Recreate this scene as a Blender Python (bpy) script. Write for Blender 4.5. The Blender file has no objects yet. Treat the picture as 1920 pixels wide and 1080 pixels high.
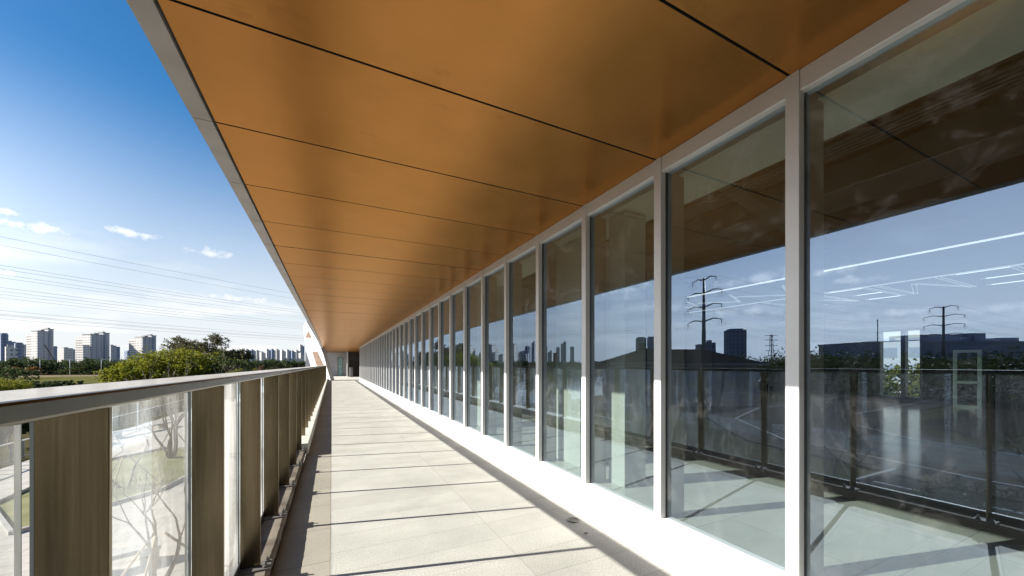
import bpy, math, random
from mathutils import Vector, Matrix
R = math.radians
random.seed(7)
S = bpy.context.scene
COL = S.collection

# ------------------------------------------------------------------ site measures (metres)
W = 2.2                 # camera to face of the mullions
H = 0.645 * W           # eye above the walkway
PAN = 0.4125 * W        # window bay
M0 = 0.5263 * W         # far edge of the first mullion in view
GL = 1.025 * W          # glass plane
SOF = H + 0.704 * W     # underside of the soffit
GZ = H - 5.67           # ground of the park below
YEND = 15.9 * W         # end of the glazing
YWALL = 23.3 * W        # end wall of the walkway
YB = -2.6 * W           # building carried on behind the camera

# ------------------------------------------------------------------ camera, sky, sun, exposure
FPX, HX, HY = 696.0, 960.0, 684.0
YAW = R(25.9)
cam = bpy.data.cameras.new('camera')
camo = bpy.data.objects.new('camera', cam); COL.objects.link(camo)
cam.sensor_width = 36; cam.lens = FPX / 1920 * 36
cam.shift_y = (HY - 540) / 1920
cam.clip_start = 0.05; cam.clip_end = 9000
camo.location = (0, 0, H); camo.rotation_euler = (R(90), 0, -YAW)
S.camera = camo

SUN = Vector((-1.0, 0.2435, 0.56)).normalized()
EL = math.asin(SUN.z); AZ = math.atan2(SUN.x, SUN.y)
w = bpy.data.worlds.new('World'); S.world = w; w.use_nodes = True
nt = w.node_tree; nt.nodes.clear()
N = nt.nodes.new; LK = nt.links.new
out = N('ShaderNodeOutputWorld'); bg = N('ShaderNodeBackground'); LK(bg.outputs[0], out.inputs[0])
bg.inputs[1].default_value = 0.055
sky = N('ShaderNodeTexSky'); sky.sky_type = 'NISHITA'; sky.sun_disc = False
sky.sun_elevation = EL; sky.sun_rotation = AZ % (2 * math.pi)
sky.air_density = 1.0; sky.dust_density = 0.25; sky.ozone_density = 1.5
tc = N('ShaderNodeTexCoord'); sep = N('ShaderNodeSeparateXYZ'); LK(tc.outputs['Generated'], sep.inputs[0])
hs = N('ShaderNodeHueSaturation'); hs.inputs['Saturation'].default_value = 1.42; hs.inputs['Value'].default_value = 0.85
LK(sky.outputs[0], hs.inputs['Color'])
# thin fair-weather clouds: noise on a flat layer high above
zz = N('ShaderNodeMath'); zz.operation = 'ADD'; zz.inputs[1].default_value = 0.10; LK(sep.outputs['Z'], zz.inputs[0])
dx = N('ShaderNodeMath'); dx.operation = 'DIVIDE'; LK(sep.outputs['X'], dx.inputs[0]); LK(zz.outputs[0], dx.inputs[1])
dy = N('ShaderNodeMath'); dy.operation = 'DIVIDE'; LK(sep.outputs['Y'], dy.inputs[0]); LK(zz.outputs[0], dy.inputs[1])
cmb = N('ShaderNodeCombineXYZ'); LK(dx.outputs[0], cmb.inputs[0]); LK(dy.outputs[0], cmb.inputs[1]); cmb.inputs[2].default_value = 3.1
cn = N('ShaderNodeTexNoise'); cn.inputs['Scale'].default_value = 0.75; cn.inputs['Detail'].default_value = 9; cn.inputs['Roughness'].default_value = 0.58
LK(cmb.outputs[0], cn.inputs['Vector'])
cr = N('ShaderNodeMapRange'); cr.inputs[1].default_value = 0.53; cr.inputs[2].default_value = 0.74; cr.inputs[4].default_value = 0.75; LK(cn.outputs['Fac'], cr.inputs[0])
zm = N('ShaderNodeMapRange'); zm.inputs[1].default_value = 0.30; zm.inputs[2].default_value = 0.12; LK(sep.outputs['Z'], zm.inputs[0])
mu = N('ShaderNodeMath'); mu.operation = 'MULTIPLY'; LK(cr.outputs[0], mu.inputs[0]); LK(zm.outputs[0], mu.inputs[1])
last = mu
def px_dir(px, py):
    r = (px - HX) / FPX; u = (HY - py) / FPX
    return Vector((math.sin(YAW) + math.cos(YAW) * r, math.cos(YAW) - math.sin(YAW) * r, u))
# a handful of small separate clouds over the far bank
MIRR = ((1430, 520, 9, 45), (1395, 582, 9, 60), (1545, 512, 12, 60), (1600, 528, 14, 70), (1690, 588, 10, 80), (1860, 580, 9, 70), (1180, 545, 10, 40), (1215, 575, 9, 60))
for (px, py, sx, sy) in MIRR + ((248, 437, 15, 90), (390, 474, 22, 70), (62, 424, 16, 85), (8, 396, 26, 110), (5, 512, 30, 130), (450, 560, 14, 90)):
    d = px_dir(px, py).normalized()
    if px > 1000: d.x = -d.x
    side = Vector((d.y, -d.x, 0)).normalized()
    s1 = N('ShaderNodeVectorMath'); s1.operation = 'SUBTRACT'; LK(tc.outputs['Generated'], s1.inputs[0]); s1.inputs[1].default_value = d
    a = N('ShaderNodeVectorMath'); a.operation = 'DOT_PRODUCT'; LK(s1.outputs[0], a.inputs[0]); a.inputs[1].default_value = side * sx
    b = N('ShaderNodeVectorMath'); b.operation = 'DOT_PRODUCT'; LK(s1.outputs[0], b.inputs[0]); b.inputs[1].default_value = (0, 0, sy)
    c2 = N('ShaderNodeCombineXYZ'); LK(a.outputs['Value'], c2.inputs[0]); LK(b.outputs['Value'], c2.inputs[1])
    ln = N('ShaderNodeVectorMath'); ln.operation = 'LENGTH'; LK(c2.outputs[0], ln.inputs[0])
    nz = N('ShaderNodeTexNoise'); nz.inputs['Scale'].default_value = 34; nz.inputs['Detail'].default_value = 10; nz.inputs['Roughness'].default_value = 0.62; LK(tc.outputs['Generated'], nz.inputs['Vector'])
    ad = N('ShaderNodeMath'); ad.operation = 'MULTIPLY_ADD'; LK(nz.outputs['Fac'], ad.inputs[0]); ad.inputs[1].default_value = 3.2; LK(ln.outputs['Value'], ad.inputs[2])
    mr = N('ShaderNodeMapRange'); LK(ad.outputs[0], mr.inputs[0]); mr.inputs[1].default_value = 2.25; mr.inputs[2].default_value = 1.55; mr.inputs[4].default_value = 0.72
    mx = N('ShaderNodeMath'); mx.operation = 'MAXIMUM'; LK(last.outputs[0], mx.inputs[0]); LK(mr.outputs[0], mx.inputs[1]); last = mx
cm = N('ShaderNodeMix'); cm.data_type = 'RGBA'; LK(last.outputs[0], cm.inputs['Factor'])
hz = N('ShaderNodeMapRange'); hz.interpolation_type = 'SMOOTHSTEP'; hz.inputs[1].default_value = 0.50; hz.inputs[2].default_value = -0.02; hz.inputs[4].default_value = 0.96; LK(sep.outputs['Z'], hz.inputs[0])
hm = N('ShaderNodeMix'); hm.data_type = 'RGBA'; LK(hz.outputs[0], hm.inputs['Factor']); LK(hs.outputs[0], hm.inputs[6]); 
sd = N('ShaderNodeVectorMath'); sd.operation = 'DOT_PRODUCT'; LK(tc.outputs['Generated'], sd.inputs[0]); sd.inputs[1].default_value = SUN
sm_ = N('ShaderNodeMapRange'); sm_.interpolation_type = 'SMOOTHSTEP'; sm_.inputs[1].default_value = 0.55; sm_.inputs[2].default_value = 1.0; sm_.inputs[3].default_value = 1.0; sm_.inputs[4].default_value = 2.6; LK(sd.outputs['Value'], sm_.inputs[0])
sc_ = N('ShaderNodeVectorMath'); sc_.operation = 'SCALE'; sc_.inputs[0].default_value = (5.35, 5.55, 5.85); LK(sm_.outputs[0], sc_.inputs['Scale']); LK(sc_.outputs[0], hm.inputs[7])
LK(hm.outputs[2], cm.inputs[6]); cs_ = N('ShaderNodeVectorMath'); cs_.operation = 'SCALE'; cs_.inputs[0].default_value = (7.4, 7.3, 7.2); LK(sm_.outputs[0], cs_.inputs['Scale']); LK(cs_.outputs[0], cm.inputs[7])
LK(cm.outputs[2], bg.inputs[0])

sl = bpy.data.lights.new('sun', 'SUN'); sl.energy = 4.0; sl.angle = R(0.53); sl.color = (1.0, 0.945, 0.87)
so = bpy.data.objects.new('sun', sl); COL.objects.link(so)
so.rotation_euler = (-SUN).to_track_quat('-Z', 'Y').to_euler()
S.view_settings.view_transform = 'Standard'; S.view_settings.look = 'None'
S.view_settings.exposure = 1.6; S.view_settings.gamma = 1.0
S.cycles.use_denoising = True
S.cycles.max_bounces = 10; S.cycles.diffuse_bounces = 5; S.cycles.glossy_bounces = 5
S.cycles.transparent_max_bounces = 24; S.cycles.transmission_bounces = 6
S.cycles.caustics_reflective = False; S.cycles.sample_clamp_indirect = 8

# ------------------------------------------------------------------ materials
MATS = {}
def newmat(name):
    m = bpy.data.materials.new(name); m.use_nodes = True
    t = m.node_tree; b = t.nodes['Principled BSDF']; MATS[name] = m
    return m, t, b
def noise_mat(name, c1, c2, scale, rough=0.7, metal=0.0, bump=0.0, stretch=(1, 1, 1), detail=5, lo=0.35, hi=0.65, spec=0.5, rvar=0.0, coord='Object', bscale=None):
    m, t, b = newmat(name)
    co = t.nodes.new('ShaderNodeTexCoord'); mp = t.nodes.new('ShaderNodeMapping'); mp.inputs['Scale'].default_value = stretch
    t.links.new(co.outputs[coord], mp.inputs[0])
    n = t.nodes.new('ShaderNodeTexNoise'); n.inputs['Scale'].default_value = scale; n.inputs['Detail'].default_value = detail
    t.links.new(mp.outputs[0], n.inputs['Vector'])
    r = t.nodes.new('ShaderNodeValToRGB'); r.color_ramp.elements[0].position = lo; r.color_ramp.elements[1].position = hi
    r.color_ramp.elements[0].color = (*c1, 1); r.color_ramp.elements[1].color = (*c2, 1)
    t.links.new(n.outputs['Fac'], r.inputs[0]); t.links.new(r.outputs[0], b.inputs['Base Color'])
    b.inputs['Roughness'].default_value = rough; b.inputs['Metallic'].default_value = metal
    b.inputs['Specular IOR Level'].default_value = spec
    if rvar:
        q = t.nodes.new('ShaderNodeMapRange'); q.inputs[3].default_value = rough - rvar; q.inputs[4].default_value = rough + rvar
        t.links.new(n.outputs['Fac'], q.inputs[0]); t.links.new(q.outputs[0], b.inputs['Roughness'])
    if bump:
        bm = t.nodes.new('ShaderNodeBump'); bm.inputs['Strength'].default_value = bump; bm.inputs['Distance'].default_value = 0.01
        n2 = n
        if bscale:
            n2 = t.nodes.new('ShaderNodeTexNoise'); n2.inputs['Scale'].default_value = bscale; n2.inputs['Detail'].default_value = 4
            t.links.new(mp.outputs[0], n2.inputs['Vector'])
        t.links.new(n2.outputs['Fac'], bm.inputs['Height']); t.links.new(bm.outputs[0], b.inputs['Normal'])
    return m
def leaf_mat(name, c1, c2, trans=0.35):
    m, t, b = newmat(name)
    g = t.nodes.new('ShaderNodeNewGeometry'); r = t.nodes.new('ShaderNodeValToRGB')
    r.color_ramp.elements[0].color = (*c1, 1); r.color_ramp.elements[1].color = (*c2, 1)
    t.links.new(g.outputs['Random Per Island'], r.inputs[0]); t.links.new(r.outputs[0], b.inputs['Base Color'])
    b.inputs['Roughness'].default_value = 0.6; b.inputs['Specular IOR Level'].default_value = 0.1
    tr = t.nodes.new('ShaderNodeBsdfTranslucent'); t.links.new(r.outputs[0], tr.inputs[0])
    mx = t.nodes.new('ShaderNodeMixShader'); mx.inputs[0].default_value = trans
    t.links.new(b.outputs[0], mx.inputs[1]); t.links.new(tr.outputs[0], mx.inputs[2])
    t.links.new(mx.outputs[0], t.nodes['Material Output'].inputs[0])
    return m
def glass_mat(name, base, tint, dust, dust_col=(0.8, 0.8, 0.78), scale=1.2, translucent=True, stretch=(1, 1, 0.25), grazing=False, smudge=0.0):
    m = bpy.data.materials.new(name); m.use_nodes = True; t = m.node_tree; t.nodes.clear(); MATS[name] = m
    A = t.nodes.new; K = t.links.new
    o = A('ShaderNodeOutputMaterial'); tr = A('ShaderNodeBsdfTransparent'); tr.inputs[0].default_value = (*tint, 1)
    gl = A('ShaderNodeBsdfGlossy'); gl.inputs['Roughness'].default_value = 0.0; wv = A('ShaderNodeTexNoise'); wv.inputs['Scale'].default_value = 0.9; wv.inputs['Detail'].default_value = 1; wb = A('ShaderNodeBump'); wb.inputs['Strength'].default_value = 0.03; wb.inputs['Distance'].default_value = 0.012; K(wv.outputs['Fac'], wb.inputs['Height']); K(wb.outputs[0], gl.inputs['Normal']); gl.inputs[0].default_value = (0.63, 0.79, 1.0, 1)
    lw = A('ShaderNodeLayerWeight'); lw.inputs[0].default_value = 0.5
    p = A('ShaderNodeMath'); p.operation = 'POWER'; p.inputs[1].default_value = 4.0; K(lw.outputs['Facing'], p.inputs[0])
    mr = A('ShaderNodeMapRange'); mr.inputs[3].default_value = base; mr.inputs[4].default_value = 0.95; K(p.outputs[0], mr.inputs[0])
    mx = A('ShaderNodeMixShader'); K(mr.outputs[0], mx.inputs[0]); K(tr.outputs[0], mx.inputs[1]); K(gl.outputs[0], mx.inputs[2])
    co = A('ShaderNodeTexCoord'); mp = A('ShaderNodeMapping'); mp.inputs['Scale'].default_value = stretch
    g = A('ShaderNodeNewGeometry'); K(g.outputs['Position'], mp.inputs[0]); K(g.outputs['Position'], wv.inputs['Vector'])
    n = A('ShaderNodeTexNoise'); n.inputs['Scale'].default_value = scale; n.inputs['Detail'].default_value = 9; n.inputs['Roughness'].default_value = 0.65
    n.inputs['Distortion'].default_value = 1.2
    K(mp.outputs[0], n.inputs['Vector'])
    dr = A('ShaderNodeMapRange'); dr.inputs[1].default_value = 0.42; dr.inputs[2].default_value = 0.75; dr.inputs[3].default_value = dust * 0.35; dr.inputs[4].default_value = dust * 2.2
    K(n.outputs['Fac'], dr.inputs[0])
    fac = dr.outputs[0]
    if smudge:
        n3 = A('ShaderNodeTexNoise'); n3.inputs['Scale'].default_value = 1.5; n3.inputs['Detail'].default_value = 10; n3.inputs['Roughness'].default_value = 0.72; n3.inputs['Distortion'].default_value = 2.5; K(g.outputs['Position'], n3.inputs['Vector'])
        d3 = A('ShaderNodeMapRange'); d3.inputs[1].default_value = 0.52; d3.inputs[2].default_value = 0.74; K(n3.outputs['Fac'], d3.inputs[0])
        s3 = A('ShaderNodeSeparateXYZ'); K(g.outputs['Position'], s3.inputs[0]); h3 = A('ShaderNodeMapRange'); h3.inputs[1].default_value = 1.5; h3.inputs[2].default_value = 2.3; h3.inputs[3].default_value = smudge * .2; h3.inputs[4].default_value = smudge; K(s3.outputs[2], h3.inputs[0])
        K(h3.outputs[0], d3.inputs[4])
        a3 = A('ShaderNodeMath'); a3.operation = 'ADD'; K(fac, a3.inputs[0]); K(d3.outputs[0], a3.inputs[1]); fac = a3.outputs[0]
    if grazing:   # a dust film is seen through more of itself at a slant
        c1 = A('ShaderNodeMath'); c1.operation = 'SUBTRACT'; c1.inputs[0].default_value = 1.0; K(lw.outputs['Facing'], c1.inputs[1])
        c3 = A('ShaderNodeMath'); c3.operation = 'MAXIMUM'; c3.inputs[1].default_value = 0.22; K(c1.outputs[0], c3.inputs[0])
        c4 = A('ShaderNodeMath'); c4.operation = 'DIVIDE'; K(fac, c4.inputs[0]); K(c3.outputs[0], c4.inputs[1]); fac = c4.outputs[0]
    df = A('ShaderNodeBsdfDiffuse'); df.inputs[0].default_value = (*dust_col, 1)
    dd = df
    if translucent:
        tl = A('ShaderNodeBsdfTranslucent'); tl.inputs[0].default_value = (*dust_col, 1)
        dd = A('ShaderNodeMixShader'); dd.inputs[0].default_value = 0.6; K(df.outputs[0], dd.inputs[1]); K(tl.outputs[0], dd.inputs[2])
    m2 = A('ShaderNodeMixShader'); K(fac, m2.inputs[0]); K(mx.outputs[0], m2.inputs[1]); K(dd.outputs[0], m2.inputs[2])
    K(m2.outputs[0], o.inputs[0])
    return m
def plain_glass(name, tint):
    m = bpy.data.materials.new(name); m.use_nodes = True; t = m.node_tree; t.nodes.clear(); MATS[name] = m
    o = t.nodes.new('ShaderNodeOutputMaterial'); tr = t.nodes.new('ShaderNodeBsdfTransparent'); tr.inputs[0].default_value = (*tint, 1)
    t.links.new(tr.outputs[0], o.inputs[0]); return m
def emit_mat(name, col, s):
    m, t, b = newmat(name); b.inputs['Base Color'].default_value = (*col, 1)
    b.inputs['Emission Color'].default_value = (*col, 1); b.inputs['Emission Strength'].default_value = s; return m
def brick_mat(name, c1, c2, mortar, bw, bh, ms, rough=0.75, offset=0.5, bump=0.2, swap=False, spec=0.3, speck=1.0):
    m, t, b = newmat(name); A = t.nodes.new; K = t.links.new
    g = A('ShaderNodeNewGeometry'); mp = A('ShaderNodeMapping')
    if swap: mp.inputs['Rotation'].default_value = (0, 0, R(90))
    K(g.outputs['Position'], mp.inputs[0])
    br = A('ShaderNodeTexBrick'); br.offset = offset; br.inputs['Scale'].default_value = 1; br.inputs['Brick Width'].default_value = bw
    br.inputs['Row Height'].default_value = bh; br.inputs['Mortar Size'].default_value = ms; br.inputs['Mortar Smooth'].default_value = 0.1
    br.inputs['Color1'].default_value = (*c1, 1); br.inputs['Color2'].default_value = (*c2, 1); br.inputs['Mortar'].default_value = (*mortar, 1)
    K(mp.outputs[0], br.inputs['Vector'])
    n = A('ShaderNodeTexNoise'); n.inputs['Scale'].default_value = 110; n.inputs['Detail'].default_value = 5; K(g.outputs['Position'], n.inputs['Vector'])
    n2 = A('ShaderNodeTexNoise'); n2.inputs['Scale'].default_value = 1.7; n2.inputs['Detail'].default_value = 7; n2.inputs['Roughness'].default_value = 0.65; K(g.outputs['Position'], n2.inputs['Vector'])
    r = A('ShaderNodeMapRange'); r.inputs[1].default_value = 0.3; r.inputs[2].default_value = 0.7; r.inputs[3].default_value = 1 - 0.16 * speck; r.inputs[4].default_value = 1 + 0.10 * speck; K(n.outputs['Fac'], r.inputs[0])
    r2 = A('ShaderNodeMapRange'); r2.inputs[1].default_value = 0.3; r2.inputs[2].default_value = 0.65; r2.inputs[3].default_value = 0.84; r2.inputs[4].default_value = 1.05; K(n2.outputs['Fac'], r2.inputs[0])
    mm = A('ShaderNodeMath'); mm.operation = 'MULTIPLY'; K(r.outputs[0], mm.inputs[0]); K(r2.outputs[0], mm.inputs[1])
    mx = A('ShaderNodeVectorMath'); mx.operation = 'SCALE'; K(br.outputs['Color'], mx.inputs[0]); K(mm.outputs[0], mx.inputs['Scale'])
    K(mx.outputs[0], b.inputs['Base Color']); b.inputs['Roughness'].default_value = rough; b.inputs['Specular IOR Level'].default_value = spec
    if bump:
        bm = A('ShaderNodeBump'); bm.inputs['Strength'].default_value = bump; bm.inputs['Distance'].default_value = 0.004
        K(n.outputs['Fac'], bm.inputs['Height']); K(bm.outputs[0], b.inputs['Normal'])
    return m
def tower_mat(name, wall, win, fw, fh, wx=0.5, wz=0.5):
    m, t, b = newmat(name); A = t.nodes.new; K = t.links.new
    co = A('ShaderNodeTexCoord'); sp = A('ShaderNodeSeparateXYZ'); K(co.outputs['Object'], sp.inputs[0])
    s = A('ShaderNodeMath'); s.operation = 'ADD'; K(sp.outputs[0], s.inputs[0]); K(sp.outputs[1], s.inputs[1])
    def fr(src, size, lim):
        d = A('ShaderNodeMath'); d.operation = 'DIVIDE'; K(src, d.inputs[0]); d.inputs[1].default_value = size
        f = A('ShaderNodeMath'); f.operation = 'FRACT'; K(d.outputs[0], f.inputs[0])
        l = A('ShaderNodeMath'); l.operation = 'LESS_THAN'; K(f.outputs[0], l.inputs[0]); l.inputs[1].default_value = lim; return l
    a = fr(s.outputs[0], fw, wx); c = fr(sp.outputs[2], fh, wz)
    mu = A('ShaderNodeMath'); mu.operation = 'MULTIPLY'; K(a.outputs[0], mu.inputs[0]); K(c.outputs[0], mu.inputs[1])
    mx = A('ShaderNodeMix'); mx.data_type = 'RGBA'; K(mu.outputs[0], mx.inputs['Factor']); mx.inputs[6].default_value = (*wall, 1); mx.inputs[7].default_value = (*win, 1)
    K(mx.outputs[2], b.inputs['Base Color']); b.inputs['Roughness'].default_value = 0.6
    return m

_m = noise_mat('soffit_panel', (0.405, 0.176, 0.042), (0.47, 0.204, 0.053), 2.6, rough=0.30, metal=0.66, rvar=0.06, detail=6, spec=0.5)
def scuffs(m, scale, lo, hi, dark):
    t = m.node_tree; b = t.nodes['Principled BSDF']; src = b.inputs['Base Color'].links[0].from_socket
    g = t.nodes.new('ShaderNodeNewGeometry'); mp = t.nodes.new('ShaderNodeMapping'); mp.inputs['Scale'].default_value = (1, 2.2, 1); t.links.new(g.outputs['Position'], mp.inputs[0])
    n = t.nodes.new('ShaderNodeTexNoise'); n.inputs['Scale'].default_value = scale; n.inputs['Detail'].default_value = 7; n.inputs['Roughness'].default_value = .7; t.links.new(mp.outputs[0], n.inputs['Vector'])
    r = t.nodes.new('ShaderNodeMapRange'); r.inputs[1].default_value = lo; r.inputs[2].default_value = hi; r.inputs[3].default_value = 1; r.inputs[4].default_value = dark; t.links.new(n.outputs['Fac'], r.inputs[0])
    v = t.nodes.new('ShaderNodeVectorMath'); v.operation = 'SCALE'; t.links.new(src, v.inputs[0]); t.links.new(r.outputs[0], v.inputs['Scale']); t.links.new(v.outputs[0], b.inputs['Base Color'])
scuffs(_m, 1.1, .61, .70, .80)
_b = _m.node_tree.nodes['Principled BSDF']; _b.inputs['Specular Tint'].default_value = (1.0, 0.72, 0.4, 1)
noise_mat('fascia_metal', (0.33, 0.30, 0.27), (0.39, 0.36, 0.33), 3.0, rough=0.45, metal=0.3, spec=0.5)
noise_mat('aluminium', (0.78, 0.76, 0.75), (0.83, 0.81, 0.80), 3.0, rough=0.42, metal=0.2, spec=0.5)
noise_mat('gasket', (0.03, 0.03, 0.032), (0.05, 0.05, 0.05), 6, rough=0.5)
noise_mat('white_frame', (0.72, 0.71, 0.69), (0.80, 0.79, 0.77), 2.5, rough=0.5, bump=0.05)
noise_mat('plinth_stone', (0.47, 0.462, 0.45), (0.58, 0.572, 0.555), 3.0, rough=0.7, bump=0.15, bscale=150)
noise_mat('brushed_steel', (0.165, 0.132, 0.083), (0.225, 0.178, 0.11), 20, rough=0.24, metal=1.0, stretch=(9, 9, 0.12), rvar=0.03, detail=3)
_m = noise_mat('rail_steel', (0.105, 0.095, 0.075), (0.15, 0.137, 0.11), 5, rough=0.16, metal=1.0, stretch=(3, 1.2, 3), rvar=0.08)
def painted_top_sheen(m, col, amt):  # sky and sun sheen painted as pale diffuse colour on upward faces
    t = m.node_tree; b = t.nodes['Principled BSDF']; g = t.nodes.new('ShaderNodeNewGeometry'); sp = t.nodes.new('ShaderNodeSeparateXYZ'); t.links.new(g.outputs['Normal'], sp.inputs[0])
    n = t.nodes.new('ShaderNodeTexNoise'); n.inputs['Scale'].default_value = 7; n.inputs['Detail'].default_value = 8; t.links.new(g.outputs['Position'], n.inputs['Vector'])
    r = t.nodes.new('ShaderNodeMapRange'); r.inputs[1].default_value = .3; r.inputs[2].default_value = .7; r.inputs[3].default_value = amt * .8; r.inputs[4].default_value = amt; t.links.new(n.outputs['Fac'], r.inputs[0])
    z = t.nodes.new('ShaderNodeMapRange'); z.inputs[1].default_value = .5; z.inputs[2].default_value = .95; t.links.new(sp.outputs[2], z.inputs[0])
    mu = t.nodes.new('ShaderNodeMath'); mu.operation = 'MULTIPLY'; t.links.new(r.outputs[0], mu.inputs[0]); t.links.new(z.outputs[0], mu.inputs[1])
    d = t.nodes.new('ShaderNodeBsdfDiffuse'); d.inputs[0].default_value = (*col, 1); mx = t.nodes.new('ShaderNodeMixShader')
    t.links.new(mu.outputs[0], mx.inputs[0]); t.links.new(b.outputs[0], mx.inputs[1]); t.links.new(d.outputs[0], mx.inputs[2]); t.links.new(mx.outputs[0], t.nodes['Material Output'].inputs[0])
painted_top_sheen(_m, (0.54, 0.51, 0.46), .52)
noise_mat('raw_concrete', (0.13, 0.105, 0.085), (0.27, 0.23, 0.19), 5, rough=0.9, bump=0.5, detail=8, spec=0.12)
noise_mat('coping_stone', (0.60, 0.575, 0.52), (0.72, 0.695, 0.64), 4, rough=0.75, bump=0.2, bscale=120)
brick_mat('paving', (0.605, 0.59, 0.545), (0.545, 0.53, 0.485), (0.37, 0.355, 0.325), 1.24, 0.31, 0.0022, swap=False, offset=0.0, speck=2.2)
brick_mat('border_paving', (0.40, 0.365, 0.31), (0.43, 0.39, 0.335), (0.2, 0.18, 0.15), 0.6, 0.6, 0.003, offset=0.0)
brick_mat('interior_tile', (0.58, 0.59, 0.56), (0.62, 0.63, 0.60), (0.40, 0.40, 0.38), 0.9, 0.9, 0.004, rough=0.13, offset=0.0, bump=0.0, speck=0.2, spec=0.5)
brick_mat('plaza_paving', (0.47, 0.44, 0.40), (0.43, 0.41, 0.37), (0.30, 0.28, 0.25), 1.2, 0.6, 0.012, offset=0.5, bump=0.0, spec=0.0)
noise_mat('bulkhead_paint', (0.66, 0.70, 0.66), (0.70, 0.74, 0.70), 3, rough=0.8)
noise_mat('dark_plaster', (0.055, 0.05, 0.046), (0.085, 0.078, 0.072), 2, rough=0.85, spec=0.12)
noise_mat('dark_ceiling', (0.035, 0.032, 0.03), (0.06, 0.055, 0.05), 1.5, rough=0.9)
noise_mat('column_paint', (0.50, 0.53, 0.51), (0.56, 0.59, 0.57), 2, rough=0.6)
noise_mat('grey_concrete', (0.27, 0.265, 0.27), (0.35, 0.345, 0.345), 1.3, rough=0.8, detail=8, bump=0.1, spec=0.12)
noise_mat('end_concrete', (0.42, 0.415, 0.41), (0.52, 0.515, 0.51), 1.3, rough=0.8, detail=8)
noise_mat('white_cladding', (0.62, 0.615, 0.60), (0.68, 0.67, 0.65), 1.5, rough=0.55)
noise_mat('brown_cladding', (0.16, 0.095, 0.055), (0.21, 0.13, 0.08), 1.2, rough=0.7, stretch=(1, 1, 6))
noise_mat('dark_steel', (0.03, 0.03, 0.032), (0.05, 0.05, 0.055), 3, rough=0.4, metal=0.6)
noise_mat('grey_steel', (0.16, 0.17, 0.18), (0.24, 0.25, 0.26), 3, rough=0.45, metal=0.6)
noise_mat('verge_turf', (0.026, 0.029, 0.011), (0.055, 0.052, 0.020), 0.8, rough=0.95, detail=8, spec=0.0)
noise_mat('dull_steel', (0.14, 0.13, 0.12), (0.20, 0.19, 0.17), 4, rough=0.75, metal=0.3, spec=0.2)
noise_mat('wire_metal', (0.20, 0.22, 0.26), (0.24, 0.26, 0.30), 3, rough=0.6)
noise_mat('plaza_turf', (0.16, 0.165, 0.085), (0.24, 0.235, 0.13), 0.8, rough=0.95, detail=8, spec=0.0)
noise_mat('pale_pole', (0.5, 0.5, 0.48), (0.6, 0.6, 0.58), 3, rough=0.5)
noise_mat('bark', (0.075, 0.058, 0.042), (0.16, 0.13, 0.10), 9, rough=0.95, stretch=(1, 1, 0.3), bump=0.3)
noise_mat('pale_bark', (0.15, 0.125, 0.10), (0.26, 0.22, 0.18), 9, rough=0.9, stretch=(1, 1, 0.3))
noise_mat('timber_prop', (0.35, 0.27, 0.17), (0.45, 0.36, 0.24), 6, rough=0.8)
noise_mat('ground_earth', (0.045, 0.045, 0.02), (0.085, 0.075, 0.04), 0.06, rough=0.95, detail=8, coord='Object', spec=0.0)
noise_mat('lawn', (0.075, 0.08, 0.025), (0.135, 0.125, 0.045), 0.6, rough=0.95, detail=8, coord='Object', bump=0.3, bscale=20, spec=0.0)
noise_mat('dry_path', (0.20, 0.155, 0.11), (0.27, 0.215, 0.16), 0.3, rough=0.95, detail=7, spec=0.0)
noise_mat('asphalt', (0.024, 0.020, 0.017), (0.042, 0.036, 0.031), 1.2, rough=0.75, detail=8, spec=0.0)
noise_mat('road_paint', (0.6, 0.6, 0.58), (0.75, 0.75, 0.72), 3, rough=0.7)
noise_mat('kerb_stone', (0.33, 0.32, 0.30), (0.42, 0.41, 0.39), 4, rough=0.8, spec=0.0)
noise_mat('pavement_slab', (0.065, 0.057, 0.050), (0.10, 0.09, 0.08), 3, rough=0.9, spec=0.0)
noise_mat('roof_tile', (0.022, 0.027, 0.026), (0.055, 0.048, 0.044), 3, rough=0.85, stretch=(1, 1, 1), spec=0.0)
noise_mat('house_wall', (0.30, 0.27, 0.25), (0.36, 0.33, 0.30), 1, rough=0.85, spec=0.12)
noise_mat('sign_white', (0.78, 0.80, 0.78), (0.82, 0.84, 0.82), 2, rough=0.5)
noise_mat('sign_blue', (0.02, 0.06, 0.30), (0.03, 0.08, 0.36), 2, rough=0.5)
noise_mat('sign_red', (0.45, 0.02, 0.02), (0.5, 0.03, 0.03), 2, rough=0.5)
noise_mat('cabinet_dark', (0.015, 0.015, 0.016), (0.03, 0.03, 0.03), 2, rough=0.2)
noise_mat('cabinet_frame', (0.74, 0.84, 0.82), (0.80, 0.90, 0.88), 2, rough=0.28, metal=0.9)
noise_mat('factory_wall', (0.34, 0.36, 0.43), (0.40, 0.42, 0.50), 0.05, rough=0.8, spec=0.12)
noise_mat('dry_leaf', (0.10, 0.06, 0.03), (0.16, 0.10, 0.05), 20, rough=0.9)
leaf_mat('leaf_bright', (0.10, 0.12, 0.011), (0.25, 0.245, 0.027), .42)
leaf_mat('leaf_dark', (0.022, 0.038, 0.014), (0.062, 0.080, 0.028))
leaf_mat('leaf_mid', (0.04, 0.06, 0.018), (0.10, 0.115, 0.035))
leaf_mat('leaf_olive', (0.06, 0.06, 0.028), (0.13, 0.115, 0.055))
leaf_mat('leaf_autumn', (0.14, 0.07, 0.02), (0.24, 0.13, 0.04))
leaf_mat('leaf_russet', (0.10, 0.055, 0.03), (0.17, 0.10, 0.055))
glass_mat('facade_glass', 0.27, (0.65, 0.71, 0.68), 0.006, scale=2.2, translucent=False, smudge=0.24)
plain_glass('pane_back', (0.97, 0.98, 0.975))
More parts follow.
